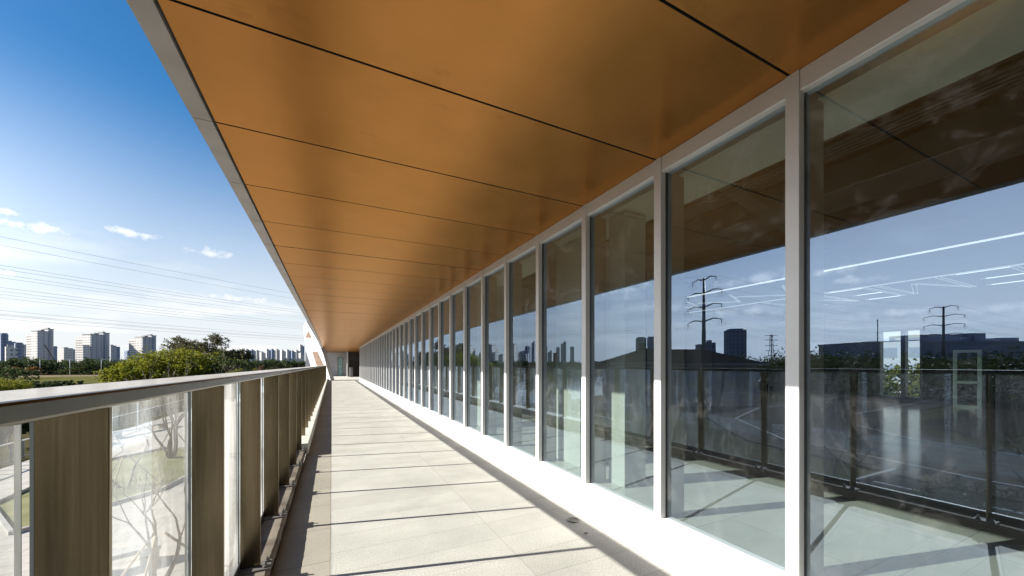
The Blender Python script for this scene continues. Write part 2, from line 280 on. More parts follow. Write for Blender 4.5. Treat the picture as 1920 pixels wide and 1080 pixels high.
glass_mat('rail_glass', 0.07, (0.93, 0.95, 0.93), 0.07, dust_col=(0.85, 0.84, 0.81), scale=2.5, grazing=True)
glass_mat('window_glass', 0.2, (0.7, 0.8, 0.85), 0.01, translucent=False)
m, t, b = newmat('glass_edge'); b.inputs['Base Color'].default_value = (0.50, 0.50, 0.42, 1); b.inputs['Roughness'].default_value = 0.15
m, t, b = newmat('water'); b.inputs['Base Color'].default_value = (0.05, 0.065, 0.06, 1); b.inputs['Roughness'].default_value = 0.06
_n = t.nodes.new('ShaderNodeTexNoise'); _n.inputs['Scale'].default_value = 1.3; _g = t.nodes.new('ShaderNodeNewGeometry'); t.links.new(_g.outputs['Position'], _n.inputs['Vector'])
_b = t.nodes.new('ShaderNodeBump'); _b.inputs['Strength'].default_value = 0.25; _b.inputs['Distance'].default_value = 0.05; t.links.new(_n.outputs['Fac'], _b.inputs['Height']); t.links.new(_b.outputs[0], b.inputs['Normal'])
emit_mat('led', (0.95, 0.98, 1.0), 0.14)
tower_mat('tower_cream', (0.60, 0.57, 0.53), (0.17, 0.18, 0.20), 5.2, 6.0, 0.5, 0.5)
tower_mat('tower_grey', (0.42, 0.425, 0.45), (0.22, 0.235, 0.27), 9.5, 6.0, 0.28, 0.6)
tower_mat('tower_blue', (0.24, 0.29, 0.38), (0.13, 0.18, 0.27), 4.0, 3.5, 0.6, 0.6)
tower_mat('tower_dark', (0.22, 0.25, 0.34), (0.11, 0.14, 0.22), 5.0, 5.0, 0.6, 0.6)
tower_mat('tower_red', (0.20, 0.085, 0.075), (0.09, 0.06, 0.06), 3.5, 3.5, 0.5, 0.5)

# ------------------------------------------------------------------ building blocks for meshes
class MB:
    def __init__(s): s.v = []; s.f = []; s.mi = []; s.sm = []
    def add(s, vs, fs, mi=0, sm=False):
        o = len(s.v); s.v += [tuple(p) for p in vs]
        for f in fs: s.f.append(tuple(i + o for i in f)); s.mi.append(mi); s.sm.append(sm)
        return s
    def box(s, x0, x1, y0, y1, z0, z1, mi=0, M=None, faces=None):
        vs = [Vector(p) for p in ((x0, y0, z0), (x1, y0, z0), (x1, y1, z0), (x0, y1, z0), (x0, y0, z1), (x1, y0, z1), (x1, y1, z1), (x0, y1, z1))]
        if M: vs = [M @ p for p in vs]
        fs = [(0, 3, 2, 1), (4, 5, 6, 7), (0, 1, 5, 4), (1, 2, 6, 5), (2, 3, 7, 6), (3, 0, 4, 7)]
        o = len(s.v); s.v += [tuple(p) for p in vs]
        for k, f in enumerate(fs):
            s.f.append(tuple(i + o for i in f)); s.mi.append(faces[k] if faces else mi); s.sm.append(False)
        return s
    def prism(s, pts, z0, z1, mi=0):
        n = len(pts); vs = [(p[0], p[1], z0) for p in pts] + [(p[0], p[1], z1) for p in pts]
        fs = [tuple(range(n - 1, -1, -1)), tuple(range(n, 2 * n))] + [(i, (i + 1) % n, n + (i + 1) % n, n + i) for i in range(n)]
        return s.add(vs, fs, mi)
    def extrude(s, pts, d, mi=0):      # pts 3-D polygon, d a thickness vector
        n = len(pts); d = Vector(d); vs = [Vector(p) for p in pts] + [Vector(p) + d for p in pts]
        fs = [tuple(range(n)), tuple(range(2 * n - 1, n - 1, -1))] + [(i, n + i, n + (i + 1) % n, (i + 1) % n) for i in range(n)]
        return s.add(vs, fs, mi)
    def sheet(s, pts, z, mi=0): return s.add([(p[0], p[1], z) for p in pts], [tuple(range(len(pts)))], mi)
    def tube(s, pts, rad, n=6, mi=0, cap=True):
        pts = [Vector(p) for p in pts]
        if not isinstance(rad, (list, tuple)): rad = [rad] * len(pts)
        o = len(s.v)
        for i, p in enumerate(pts):
            d = (pts[min(i + 1, len(pts) - 1)] - pts[max(i - 1, 0)])
            if d.length < 1e-9: d = Vector((0, 0, 1))
            d.normalize(); a = d.orthogonal().normalized() if abs(d.z) < 0.9 else Vector((1, 0, 0)); a = (a - d * a.dot(d)).normalized(); b2 = d.cross(a)
            for k in range(n):
                th = 2 * math.pi * k / n; s.v.append(tuple(p + (a * math.cos(th) + b2 * math.sin(th)) * rad[i]))
        for i in range(len(pts) - 1):
            for k in range(n):
                q = o + i * n; s.f.append((q + k, q + (k + 1) % n, q + n + (k + 1) % n, q + n + k)); s.mi.append(mi); s.sm.append(True)
        if cap:
            s.f.append(tuple(o + k for k in range(n - 1, -1, -1))); s.mi.append(mi); s.sm.append(False)
            q = o + (len(pts) - 1) * n; s.f.append(tuple(q + k for k in range(n))); s.mi.append(mi); s.sm.append(False)
        return s
    def bar(s, a, b, wd, ht, mi=0):
        a = Vector(a); b = Vector(b); d = (b - a); L = d.length; d.normalize()
        up = Vector((0, 0, 1)) if abs(d.z) < 0.95 else Vector((1, 0, 0)); sd = d.cross(up).normalized(); up = sd.cross(d)
        M = Matrix((sd, d, up)).transposed().to_4x4(); M.translation = a
        return s.box(-wd / 2, wd / 2, 0, L, -ht / 2, ht / 2, mi, M)
    def leaf(s, c, size, rnd, mi=0, elong=1.6, droop=0.0):
        d = Vector((rnd.gauss(0, 1), rnd.gauss(0, 1), rnd.gauss(0, .7) - droop)).normalized()
        e = d.orthogonal(); e.rotate(Matrix.Rotation(rnd.random() * 6.28, 3, d)); e = e.normalized()
        c = Vector(c); l = size * elong; wv = e * size * 0.5
        n = d.cross(e) * size * 0.18
        return s.add([c - d * l / 2, c + wv + n, c + d * l / 2, c - wv + n], [(0, 1, 2, 3)], mi, False)
    def build(s, name, mats, parent=None, bevel=0.0):
        me = bpy.data.meshes.new(name); me.from_pydata(s.v, [], s.f)
        for mname in (mats if isinstance(mats, (list, tuple)) else [mats]): me.materials.append(MATS[mname])
        me.polygons.foreach_set('material_index', s.mi); me.polygons.foreach_set('use_smooth', s.sm); me.update()
        o = bpy.data.objects.new(name, me); COL.objects.link(o)
        if parent: o.parent = parent
        if bevel:
            md = o.modifiers.new('edge', 'BEVEL'); md.width = bevel; md.segments = 2; md.limit_method = 'ANGLE'
        return o
def tag(o, label=None, cat=None, group=None, kind=None):
    if label: o['label'] = label
    if cat: o['category'] = cat
    if group: o['group'] = group
    if kind: o['kind'] = kind
    return o
def empty(name, loc=(0, 0, 0), rz=0, **k):
    o = bpy.data.objects.new(name, None); COL.objects.link(o); o.location = loc; o.rotation_euler = (0, 0, rz); o.empty_display_size = .2
    return tag(o, **k)
def dup(o, parent=None):
    c = o.copy(); COL.objects.link(c)
    if parent: c.parent = parent
    return c
KIDS = {}
def kids(o): return [x for x in COL.objects if x.parent == o]
def dup_tree(o, parent=None, ch=None):
    c = dup(o, parent)
    for k in kids(o): dup_tree(k, c)
    return c
def struct(o): o['kind'] = 'structure'; return o
def at(px, py, t):
    return px_dir(px, py) * t + Vector((0, 0, H))
def mir(px, py, t):         # where a thing seen mirrored in the facade really stands
    p = at(px, py, t); return Vector((2 * GL - p.x, p.y, p.z))
def gnd(px, t, m=False):
    p = (mir if m else at)(px, HY, t); return Vector((p.x, p.y, GZ))

# ------------------------------------------------------------------ ground, water, paths, road
struct(MB().sheet([(-5000, -5000), (5000, -5000), (5000, 5000), (-5000, 5000)], GZ).build('ground', 'ground_earth'))
struct(MB().sheet([(-18, 46), (-18, 62), (-42, 92), (-62, 128), (-70, 150), (-170, 168), (-190, 95), (-75, 66), (-36, 53)], GZ + 0.012).build('pond_water', 'water'))
struct(MB().sheet([(-16.2, 9), (-0.6, 9), (-0.6, 75), (-16.2, 75)], GZ + 0.006).build('plaza_pavement', 'plaza_paving'))
struct(MB().sheet([(-22.4, -60), (-0.6, -60), (-0.6, 8.8), (-22.4, 8.8)], GZ + 0.006).build('forecourt_road', 'asphalt'))
for _x in (-18.5, -12.0, -7.5):
    struct(MB().box(_x - .1, _x + .1, -55, 8.4, GZ, GZ + .13).build('forecourt_kerb', 'kerb_stone'))
struct(MB().box(-22.4, -.7, 8.82, 8.98, GZ, GZ + .13).build('plaza_kerb', 'kerb_stone'))
struct(MB().sheet([(-18.38, -54), (-12.12, -54), (-12.12, 8.2), (-18.38, 8.2)], GZ + 0.06).build('forecourt_lawn', 'verge_turf'))
lawn_pts = [(-9.6, 18.4), (-6.9, 22), (-6.2, 26.5), (-7, 31), (-10, 33), (-12.6, 29), (-12.3, 22.5)]
struct(MB().sheet(lawn_pts, GZ + 0.012).build('plaza_lawn', 'plaza_turf'))
_k = MB()
for i in range(len(lawn_pts)):
    a, c = lawn_pts[i], lawn_pts[(i + 1) % len(lawn_pts)]
    _k.bar((*a, GZ + .05), (*c, GZ + .05), 0.12, 0.16)
struct(_k.build('lawn_kerb', 'kerb_stone'))
a_, b_ = gnd(60, 112), gnd(300, 120); c_, d_ = gnd(330, 185), gnd(0, 178)
struct(MB().sheet([(-66, 158), (-30, 130), (60, 150), (60, 235), (-160, 260), (-190, 190)], GZ + 0.006).build('far_lawn', 'lawn'))
struct(MB().sheet([(-250, 266), (60, 246), (60, 270), (-250, 292)], GZ + 0.012).build('far_path', 'dry_path'))
rl = [(-28, -120), (-28, -40), (-28, 6), (-30, 14), (-36, 21), (-46, 25), (-80, 28), (-200, 30)]
def strip(pts, off0, off1):
    L, Rr = [], []
    for i, p in enumerate(pts):
        a = Vector(pts[max(i - 1, 0)]); c = Vector(pts[min(i + 1, len(pts) - 1)]); d = (c - a).normalized(); n = Vector((-d.y, d.x))
        L.append(Vector(p) + n * off0); Rr.append(Vector(p) + n * off1)
    return L, Rr
def strip_mesh(pts, o0, o1, z, z1=None):
    L, Rr = strip(pts, o0, o1); m = MB()
    for i in range(len(pts) - 1):
        q = [L[i], Rr[i], Rr[i + 1], L[i + 1]]
        if z1 is None: m.add([(p.x, p.y, z) for p in q], [(3, 2, 1, 0)])
        else: m.prism([(p.x, p.y) for p in q], z, z1)
    return m
struct(strip_mesh(rl, -4.5, 4.5, GZ + 0.018).build('road', 'asphalt'))
struct(strip_mesh(rl, -4.7, -4.5, GZ, GZ + .14).build('road_kerb', 'kerb_stone'))
struct(strip_mesh(rl, 4.5, 4.7, GZ, GZ + .14).build('road_kerb', 'kerb_stone'))
struct(strip_mesh(rl, -7.4, --7.4, -4.7, GZ + 0.10).build('pavement', 'pavement_slab'))
struct(strip_mesh(rl, 10.0, 17.0, GZ + 0.014).build('service_road', 'asphalt'))
_m = MB()
for y in range(-60, 8, 6): _m.box(-28.08, -27.92, y, y + 3, GZ + 0.019, GZ + 0.022)
for x in (-31.9, -24.1): _m.box(x - .06, x + .06, -100, 6, GZ + 0.019, GZ + 0.022)
struct(_m.build('road_markings', 'road_paint'))
struct(MB().sheet([(-37.8, -60), (-33, -60), (-33, 10), (-37.8, 16)], GZ + 0.009).build('verge_lawn', 'verge_turf'))

# ------------------------------------------------------------------ walkway
XC0, XC1 = -0.275 * W, -0.166 * W        # concrete upstand under the balustrade
CT = H - 0.597 * W                       # its top
YCOP = 3.02 * W
struct(MB().box(-0.004 * W, W * 1.03, YB, YWALL, -0.12, 0.0).build('walkway_floor', 'paving'))
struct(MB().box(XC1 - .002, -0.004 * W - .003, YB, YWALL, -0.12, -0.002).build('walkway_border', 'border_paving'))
up = MB()
yy = YB; rnd = random.Random(3)
prev = None
rows = []
while yy < YCOP + .2:
    j = 0.008 * rnd.random(); rows.append((yy, XC1 - j * .8, CT - j * .4)); yy += 0.045 if yy > 0 else .3
for i in range(len(rows) - 1):
    (y0, x0, z0), (y1, x1, z1) = rows[i], rows[i + 1]
    up.add([(XC0, y0, CT), (x0 - .012, y0, CT), (x0, y0, z0 - .012), (x0, y0, 0.02), (XC0, y1, CT), (x1 - .012, y1, CT), (x1, y1, z1 - .012), (x1, y1, 0.02)],
           [(0, 1, 5, 4), (1, 2, 6, 5), (2, 3, 7, 6)])
up.box(XC0, XC1, rows[-1][0], YEND + W, 0.02, CT)
up.add([(XC0, YB, CT), (XC0, rows[-1][0], CT), (XC0, rows[-1][0], -.3), (XC0, YB, -.3)], [(0, 1, 2, 3)])
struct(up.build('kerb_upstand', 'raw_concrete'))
cop = empty('stone_coping', (0, YCOP, 0), label='pale stone coping capping the far stretch of the balustrade upstand', cat='coping')
c0 = -YCOP
MBc = MB(); MBc.box(-0.285 * W, -0.152 * W, 0, YEND + W - YCOP, CT + .002, H - 0.560 * W); MBc.build('cap', 'coping_stone', cop, .004)
MB().box(-0.165 * W, -0.152 * W, 0, YEND + W - YCOP, 0.012, CT + .001).build('facing_slab', 'coping_stone', cop)

# ------------------------------------------------------------------ balustrade
bal = empty('balustrade', (XC1, 0, 0), label='long bronze steel balustrade with glass panels along the walkway edge', cat='railing')
bal_off = Vector((-XC1, 0, 0))
XP0, XP1 = -0.2378 * W, -0.1887 * W
RT = H - 0.022 * W; RB = H - 0.0375 * W
RX0, RX1 = -0.2520 * W, -0.1740 * W
P0 = 0.481 * W
def bmb(): return MB()
def shift(o): o.location = bal_off; return o
YR1 = YEND + 0.55 * W
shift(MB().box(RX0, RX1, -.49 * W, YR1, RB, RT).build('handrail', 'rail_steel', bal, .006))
np_ = int((YR1 - P0) / PAN) + 1
post_me = plate = None
PT = 0.012
for k in range(-1, np_ + 1):
    y = P0 + PAN * k
    if y > YR1 - .05 or y < YB + .1: continue
    if post_me is None:
        po = MB().box(XP0, XP1, 0, PT, CT + .012, RB - .0005).build('post', 'brushed_steel', bal, .0015); post_me = po
        pl_ = MB().box(XP0 - .012, XP1 + .058, -.055, .075, CT + .001, CT + .011).build('base_plate', 'dull_steel', po, .002); plate = pl_
        b1 = MB().tube([(XP1 + .03, -.028, CT + .011), (XP1 + .03, -.028, CT + .045)], .008, 8).tube([(XP1 + .03, -.028, CT + .012), (XP1 + .03, -.028, CT + .024)], .015, 6).build('anchor_bolt', 'dull_steel', po)
        b2 = dup(b1, po); b2.location = (0, .075, 0)
        bolts = [b1, b2]
        po.location = bal_off + Vector((0, y, 0))
    else:
        po = dup(post_me, bal); po.location = bal_off + Vector((0, y, 0))
        if y < YCOP:
            dup(plate, po)
            for q in bolts: dup(q, po)
gpan = None
XG = -0.2440 * W
for k in range(-2, np_ + 1):
    y = P0 + PAN * k + 0.005
    if y > YR1 - PAN or y < YB: continue
    if gpan is None:
        gpan = MB().box(XG - .005, XG + .005, .022, PAN - .018, CT + .035, RB + .002, faces=[2, 2, 2, 0, 2, 1]).build('glass_panel', ['rail_glass', 'pane_back', 'glass_edge'], bal)
    else: gpan = dup(gpan, bal)
    gpan.location = bal_off + Vector((0, y, 0))
shift(MB().box(XG - .018, XG - .007, YB, YR1, CT + .004, CT + .05).box(XG + .007, XG + .013, YB, YR1, CT + .004, CT + .05).box(XG - .018, XG + .013, YB, YR1, CT + .0005, CT + .0035).build('glazing_channel', 'gasket', bal))

# ------------------------------------------------------------------ the building
bld = empty('pavilion_building', (W, 0, 0), label='long low building with glass curtain wall and orange soffit beside the walkway', cat='building')
OFF = Vector((-W, 0, 0))
def bp(mb, name, mats, bevel=0, parent=None):
    o = mb.build(name, mats, parent or bld, bevel)
    if parent is None: o.location = OFF
    return o
XF0, XF1 = -0.357 * W, -0.3105 * W
FR = 0.05 * W
# soffit panels, one per bay
spn = None
ks = range(-9, int((YWALL - M0) / PAN) + 1)
for k in ks:
    y = M0 - 0.008 * W + PAN * k
    if spn is None:
        spn = bp(MB().box(XF1 + .018, GL + .01, .007, PAN - .007, SOF, SOF + .03, faces=[0, 1, 1, 1, 1, 1]), 'soffit_panel', ['soffit_panel', 'gasket'])
    else: spn = dup(spn, bld)
    spn.location = OFF + Vector((0, y, random.uniform(-.0012, .0012)))
    ye = y + PAN
bp(MB().box(XF1 + .0, GL + .01, YB - 1.2, ye + .3, SOF + .035, SOF + .05), 'soffit_backing', 'gasket')
fsc = None
for k in ks:
    y = M0 - 0.008 * W + PAN * k
    if fsc is None: fsc = bp(MB().box(XF0, XF1, .002, PAN - .002, SOF - .004, SOF + .55), 'fascia_panel', 'fascia_metal', .002)
    else: fsc = dup(fsc, bld)
    fsc.location = OFF + Vector((0, y, 0))
bp(MB().box(XF0 + .03, 7.6 * W, YB - 1.3, YWALL + 2, SOF + .56, SOF + .9), 'roof', 'grey_concrete')
# mullions and panes
GB = H - 0.520 * W; GT = SOF - FR
mul = sid = pan = trn = sill = None
MW = 0.030 * W
ky = int((YEND - M0) / PAN)
for k in range(-9, ky + 1):
    y1 = M0 + PAN * k; y0 = y1 - MW
    if mul is None:
        mul = bp(MB().box(W, GL - .004, 0, MW, H - 0.552 * W, SOF - .001), 'mullion', 'aluminium', .002)
        sid = MB().box(GL - .0035, GL + .02, -.007, MW + .007, GB - .002, GT + .01).build('gasket', 'gasket', mul)
        inn = MB().box(GL + .0205, GL + .20, .004, MW - .004, GB - .05, SOF + .02).build('inner_fin', 'fascia_metal', mul, .002)
    else:
        mul = dup(mul, bld); dup(sid, mul); dup(inn, mul)
    mul.location = OFF + Vector((0, y0, 0))
    if k < ky:
        if pan is None:
            pan = bp(MB().box(GL, GL + .010, .006, PAN - MW - .006, GB - .01, GT + .01, faces=[1, 1, 1, 1, 1, 0]), 'window_pane', ['facade_glass', 'pane_back'])
            trn = bp(MB().box(W + .006, GL + .03, .0005, PAN - MW - .0005, GT, SOF - .001), 'head_rail', 'aluminium', .003)
            sill = bp(MB().box(W + .010, GL + .05, .0005, PAN - MW - .0005, GB - .055, GB), 'sill_rail', 'white_frame', .003)
        else: pan = dup(pan, bld); trn = dup(trn, bld); sill = dup(sill, bld)
        for q in (pan, trn, sill): q.location = OFF + Vector((0, y1, 0))
        pan.rotation_euler = (0, random.uniform(-.0014, .0014), random.uniform(-.0014, .0014))
bp(MB().box(W + .004, W + .12, YB, YEND, 0.0, GB - .056), 'plinth', 'plinth_stone', .003)
bp(MB().box(W - .01, GL + .25, YEND, YEND + .03 * W + .06, 0, SOF - .002), 'end_pier', 'white_frame', .003)
# unseen wall added behind the camera to keep sun off floor and soffit
bp(MB().box(-.30 * W, -.20 * W, YB - .4, -.5 * W, -.1, SOF - .003).box(-.20 * W + .002, W + .1, YB - .4, YB - .1, -.1, SOF - .003), 'added_shade_wall', 'grey_concrete')
# storey below
bp(MB().box(-0.26 * W, 7.6 * W, YB - 1, YWALL + 2, GZ, -0.13), 'lower_storey', 'grey_concrete')
# inside
bp(MB().box(GL + .055, 7 * W, YB - 1, YEND + .02, GB - .2, GB - .012), 'interior_floor', 'interior_tile')
bp(MB().box(GL + .13, GL + .28 * W, YB - 1, YEND, SOF - .045 * W, SOF + .03), 'interior_bulkhead', 'bulkhead_paint')
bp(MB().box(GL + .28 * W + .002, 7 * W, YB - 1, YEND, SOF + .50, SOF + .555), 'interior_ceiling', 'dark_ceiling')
fx = 7 * W
def fwY(px):
    d = px_dir(px, HY); return d.y / d.x * fx
def fwZ(px, py):
    d = px_dir(px, py); return H + d.z / d.x * fx
wy0, wy1 = fwY(1730), fwY(1647); wz0, wz1 = fwZ(1690, 747), fwZ(1690, 617)
bw = MB()
ZI0, ZI1 = GB - .2, SOF + .5
bw.box(fx, fx + .25, YB - 1, wy0, ZI0, ZI1).box(fx, fx + .25, wy1, YEND, ZI0, ZI1)
bw.box(fx, fx + .25, wy0, wy1, ZI0, wz0).box(fx, fx + .25, wy0, wy1, wz1, ZI1)
bw.box(GL + .3 * W, fx, YEND + .025, YEND + .2, ZI0, ZI1).box(GL + .05, fx, YB - 1.25, YB - 1.01, ZI0, ZI1)
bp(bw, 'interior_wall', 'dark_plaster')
fw = bp(MB().box(fx - .03, fx + .2, wy0, wy0 + .05, wz0, wz1).box(fx - .03, fx + .2, wy1 - .05, wy1, wz0, wz1).box(fx - .03, fx + .2, wy0 + .05, wy1 - .05, wz0, wz0 + .05)
        .box(fx - .03, fx + .2, wy0 + .05, wy1 - .05, wz1 - .05, wz1).box(fx - .02, fx + .19, wy0 + .42 * (wy1 - wy0) - .05, wy0 + .42 * (wy1 - wy0) + .05, wz0 + .05, wz1 - .05), 'rear_window_frame', 'grey_steel')
for (xa, ya, wd, dp) in ((1.14, 1.55, .31, .2), (1.12, 1.21, .10, .12), (1.15, 2.85, .25, .2), (1.15, 4.1, .3, .2), (1.15, 5.4, .3, .2), (1.15, 7.8, .3, .2)):
    bp(MB().box(xa * W, (xa + dp) * W, ya * W, (ya + wd) * W, GB - .012, SOF - .05 * W), 'interior_column', 'column_paint', .004)
for (xa, ya) in ((2.6, .2), (2.6, 2.3), (2.6, 4.6), (4.5, 3.4)):
    bp(MB().box(xa * W, (xa + .22) * W, ya * W, (ya + .22) * W, GB - .012, SOF + .499), 'interior_column', 'grey_concrete', .004)
dm = MB()
dm.box(1.9 * W, 2.15 * W, YB, 6 * W, SOF + .05, SOF + .30)
for y in (0.1, 1.0, 2.0, 3.2): dm.bar((1.4 * W, y * W, SOF + .2), (3.0 * W, (y + .35) * W, SOF + .2), .16, .16)
bp(dm, 'duct', 'grey_steel', .01)
pm = MB()
for i in range(5): pm.tube([(1.55 * W + .12 * i, YB, SOF + .12 + .03 * i), (1.55 * W + .12 * i, 8 * W, SOF + .12 + .03 * i)], .03, 8)
bp(pm, 'pipe_run', 'dark_steel')

# ceiling lights inside: two light lines, hooks and a lettered strip
CZ = H + 0.645 * W
emit_mat('led_faint', (0.95, 0.98, 1.0), 0.09)
emit_mat('led_strong', (0.95, 0.98, 1.0), 0.34)
def ledline(name, segs, wd, label, group=None, z=CZ, mt='led_faint'):
    m = MB()
    for (a, c) in segs: m.bar((a[0], a[1], z), (c[0], c[1], z), wd, .018)
    return tag(m.build(name, mt), label, 'ceiling light', group)
ledline('linear_lamp', [((3.05 * W, YB, 0), (3.05 * W, 2.45 * W, 0))], .03, 'long white light line under the dark ceiling, nearer the glass', mt='led_strong')
ledline('linear_lamp', [((3.98 * W, YB, 0), (3.98 * W, 3.2 * W, 0))], .022, 'thin white light line under the dark ceiling, carrying the letters', mt='led')
for i, (yb_, sz) in enumerate(((1.75, 1.0), (2.2, .9), (2.65, .75))):
    y = yb_ * W; ledline('hooked_lamp', [((3.3 * W, y, 0), (3.3 * W + .5 * W * sz, y + .22 * W * sz, 0)), ((3.3 * W + .5 * W * sz, y + .22 * W * sz, 0), (3.3 * W + .15 * W, y + .5 * W * sz, 0))], .045,
    ('largest hooked white lamp between the two light lines', 'middle-sized hooked white lamp between the two light lines', 'smallest hooked white lamp between the two light lines')[i], 'hooked ceiling lamps')
LET = {'T': [((0, 1), (1, 1)), ((.5, 0), (.5, 1))], 'N': [((0, 0), (0, 1)), ((0, 1), (1, 0)), ((1, 0), (1, 1))],
       'E': [((0, 0), (0, 1)), ((0, 1), (1, 1)), ((0, .5), (.8, .5)), ((0, 0), (1, 0))],
       'M': [((0, 0), (0, 1)), ((0, 1), (.5, .2)), ((.5, .2), (1, 1)), ((1, 1), (1, 0))],
       'V': [((0, 1), (.5, 0)), ((.5, 0), (1, 1))], 'O': [((0, 0), (0, 1)), ((0, 1), (1, 1)), ((1, 1), (1, 0)), ((1, 0), (0, 0))]}
sgn = MB(); lh = 0.75 * W; lw_ = 0.26 * W; y = 2.45 * W
for i, chx in enumerate('TNEMEVOM'):
    wl = lw_ * (1.3 if chx == 'M' else 1)
    for (a, c) in LET[chx]:
        for q in (-.03, .03):
            pa = (4.02 * W + (a[1]) * lh, y - wl + a[0] * wl + q); pc = (4.02 * W + (c[1]) * lh, y - wl + c[0] * wl + q)
            sgn.bar((pa[0], pa[1], CZ), (pc[0], pc[1], CZ), .010, .010)
    y -= wl + .08 * W
tag(sgn.build('ceiling_lettering', 'led_faint'), 'row of outlined white letters hung flat below the dark interior ceiling', 'sign')

# fire cabinet on the rear wall
cy0, cy1 = fwY(1842), fwY(1788); cz0, cz1 = fwZ(1815, 765), fwZ(1815, 656); czm = fwZ(1815, 717)
fc = empty('fire_hydrant_cabinet', (fx, (cy0 + cy1) / 2, cz0), label='fire hydrant cabinet with pale frame and dark doors on the rear interior wall', cat='cabinet')
fo = Vector((-fx, -(cy0 + cy1) / 2, -cz0))
def fp(mb, name, mt, par=None, bev=0):
    o = mb.build(name, mt, par or fc, bev)
    if par is None: o.location = fo
    return o
ft = .075
fp(MB().box(fx - .05, fx - .004, cy0, cy0 + ft, cz0, cz1).box(fx - .05, fx - .004, cy1 - ft, cy1, cz0, cz1).box(fx - .05, fx - .004, cy0 + ft, cy1 - ft, cz0, cz0 + ft).box(fx - .05, fx - .004, cy0 + ft, cy1 - ft, cz1 - ft, cz1).box(fx - .05, fx - .004, cy0 + ft, cy1 - ft, czm - ft / 2, czm + ft / 2), 'frame', 'cabinet_frame')
d1 = fp(MB().box(fx - .03, fx - .006, cy0 + ft + .002, cy1 - ft - .002, czm + ft / 2 + .002, cz1 - ft - .002), 'door', 'cabinet_dark')
d2 = fp(MB().box(fx - .03, fx - .006, cy0 + ft + .002, cy1 - ft - .002, cz0 + ft + .002, czm - ft / 2 - .002), 'door', 'cabinet_dark')
cyc = (cy0 + cy1) / 2
FONTS = []
def plate_text(txt, z, wd, ht, mt, par):
    p = MB().box(fx - .036, fx - .031, cyc - wd / 2, cyc + wd / 2, z - ht / 2, z + ht / 2).build('sign_plate', 'sign_white', par)
    cu = bpy.data.curves.new('sign_text', 'FONT'); cu.body = txt; cu.size = ht * .95; cu.align_x = 'CENTER'; cu.align_y = 'CENTER'; cu.extrude = .001
    cu.materials.append(MATS[mt]); q = bpy.data.objects.new('sign_text_curve', cu); COL.objects.link(q); bpy.context.view_layer.update()
    me = bpy.data.meshes.new_from_object(q.evaluated_get(bpy.context.evaluated_depsgraph_get())); bpy.data.objects.remove(q)
    o = bpy.data.objects.new('sign_text', me); COL.objects.link(o); o.parent = p
    o.location = (fx - .038, cyc, z); o.rotation_euler = (R(90), 0, R(-90))
plate_text('消火栓', fwZ(1815, 680), .30, .10, 'sign_red', d1)
plate_text('火警119', fwZ(1815, 701), .24, .07, 'sign_red', d1)
plate_text('灭火器箱', fwZ(1815, 735), .24, .07, 'cabinet_dark', d2)

# ------------------------------------------------------------------ far end of the walkway
bp(MB().box(0.74 * W, 0.80 * W, 22.0 * W, 22.25 * W, 0, SOF - .002), 'end_pillar', 'white_frame', .004)
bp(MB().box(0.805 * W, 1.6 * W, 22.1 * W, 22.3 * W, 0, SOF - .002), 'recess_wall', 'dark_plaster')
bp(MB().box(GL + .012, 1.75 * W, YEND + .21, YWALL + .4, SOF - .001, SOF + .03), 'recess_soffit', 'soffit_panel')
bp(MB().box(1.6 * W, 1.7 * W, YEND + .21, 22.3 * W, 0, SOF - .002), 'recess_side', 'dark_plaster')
bp(MB().box(GL + .02, 1.6 * W, YEND + .21, 22.3 * W, -.12, -.001), 'recess_floor', 'plinth_stone')
bp(MB().box(-1.3 * W, 0.3 * W, YWALL, YWALL + .3, -0.1, SOF - .003).box(.58 * W, 0.9 * W, YWALL, YWALL + .3, -0.1, SOF - .003).box(.3 * W, .58 * W, YWALL, YWALL + .3, 1.08 * W, SOF - .003), 'end_wall', 'end_concrete')
dr = bp(MB().box(.3 * W, .33 * W, YWALL - .06, YWALL + .1, 0.005, 1.08 * W).box(.55 * W, .58 * W, YWALL - .06, YWALL + .1, 0.005, 1.08 * W).box(.33 * W, .55 * W, YWALL - .06, YWALL + .1, 1.04 * W, 1.08 * W), 'door', 'grey_steel')
noise_mat('teal_glass', (0.30, 0.48, 0.47), (0.36, 0.54, 0.53), 2, rough=0.15)
MB().box(.331 * W, .549 * W, YWALL, YWALL + .03, .01, 1.04 * W).build('door_leaf', 'teal_glass', dr)
MB().box(.40 * W, .48 * W, YWALL - .012, YWALL - .002, .52 * W, .60 * W).build('notice', 'sign_white', dr)
MB().box(.415 * W, .465 * W, YWALL - .018, YWALL - .013, .56 * W, .59 * W).build('symbol', 'sign_red', dr)
bx = MB().box(.86 * W, 1.0 * W, 21.2 * W, 21.8 * W, 0.004, .5 * W)
tag(bx.build('wall_box', 'grey_steel', None, .01), 'small grey cabinet standing in the recess at the walkway end', 'cabinet')
# sloping white wing with brown openings, seen past the fascia
def wing(px, py, off=0.0):
    A = Vector((-1.6 * W, 18.6 * W)); B = Vector((-0.1 * W, 16.75 * W)); d = px_dir(px, py); n = Vector(((A - B).y, -(A - B).x)).normalized()
    if n.y > 0: n = -n
    A2 = A + n * off
    t = A2.dot(n) / (d.x * n.x + d.y * n.y); return Vector((d.x * t, d.y * t, H + d.z * t)), n
wg = empty('sloping_wing', (-.9 * W, 17.7 * W, GZ), label='white sloping wing wall with brown triangular opening past the end of the balustrade', cat='wall')
wo = Vector((.9 * W, -17.7 * W, -GZ))
wpts = [wing(*p)[0] for p in ((568, 612), (574, 602), (596, 640), (606, 664), (616, 700), (622, 720), (595, 720), (583, 687), (575, 662))]
nrm = wing(580, 640)[1]
o = MB().extrude(wpts, (-nrm.x * .4, -nrm.y * .4, 0)).build('wall', 'white_cladding', wg); o.location = wo
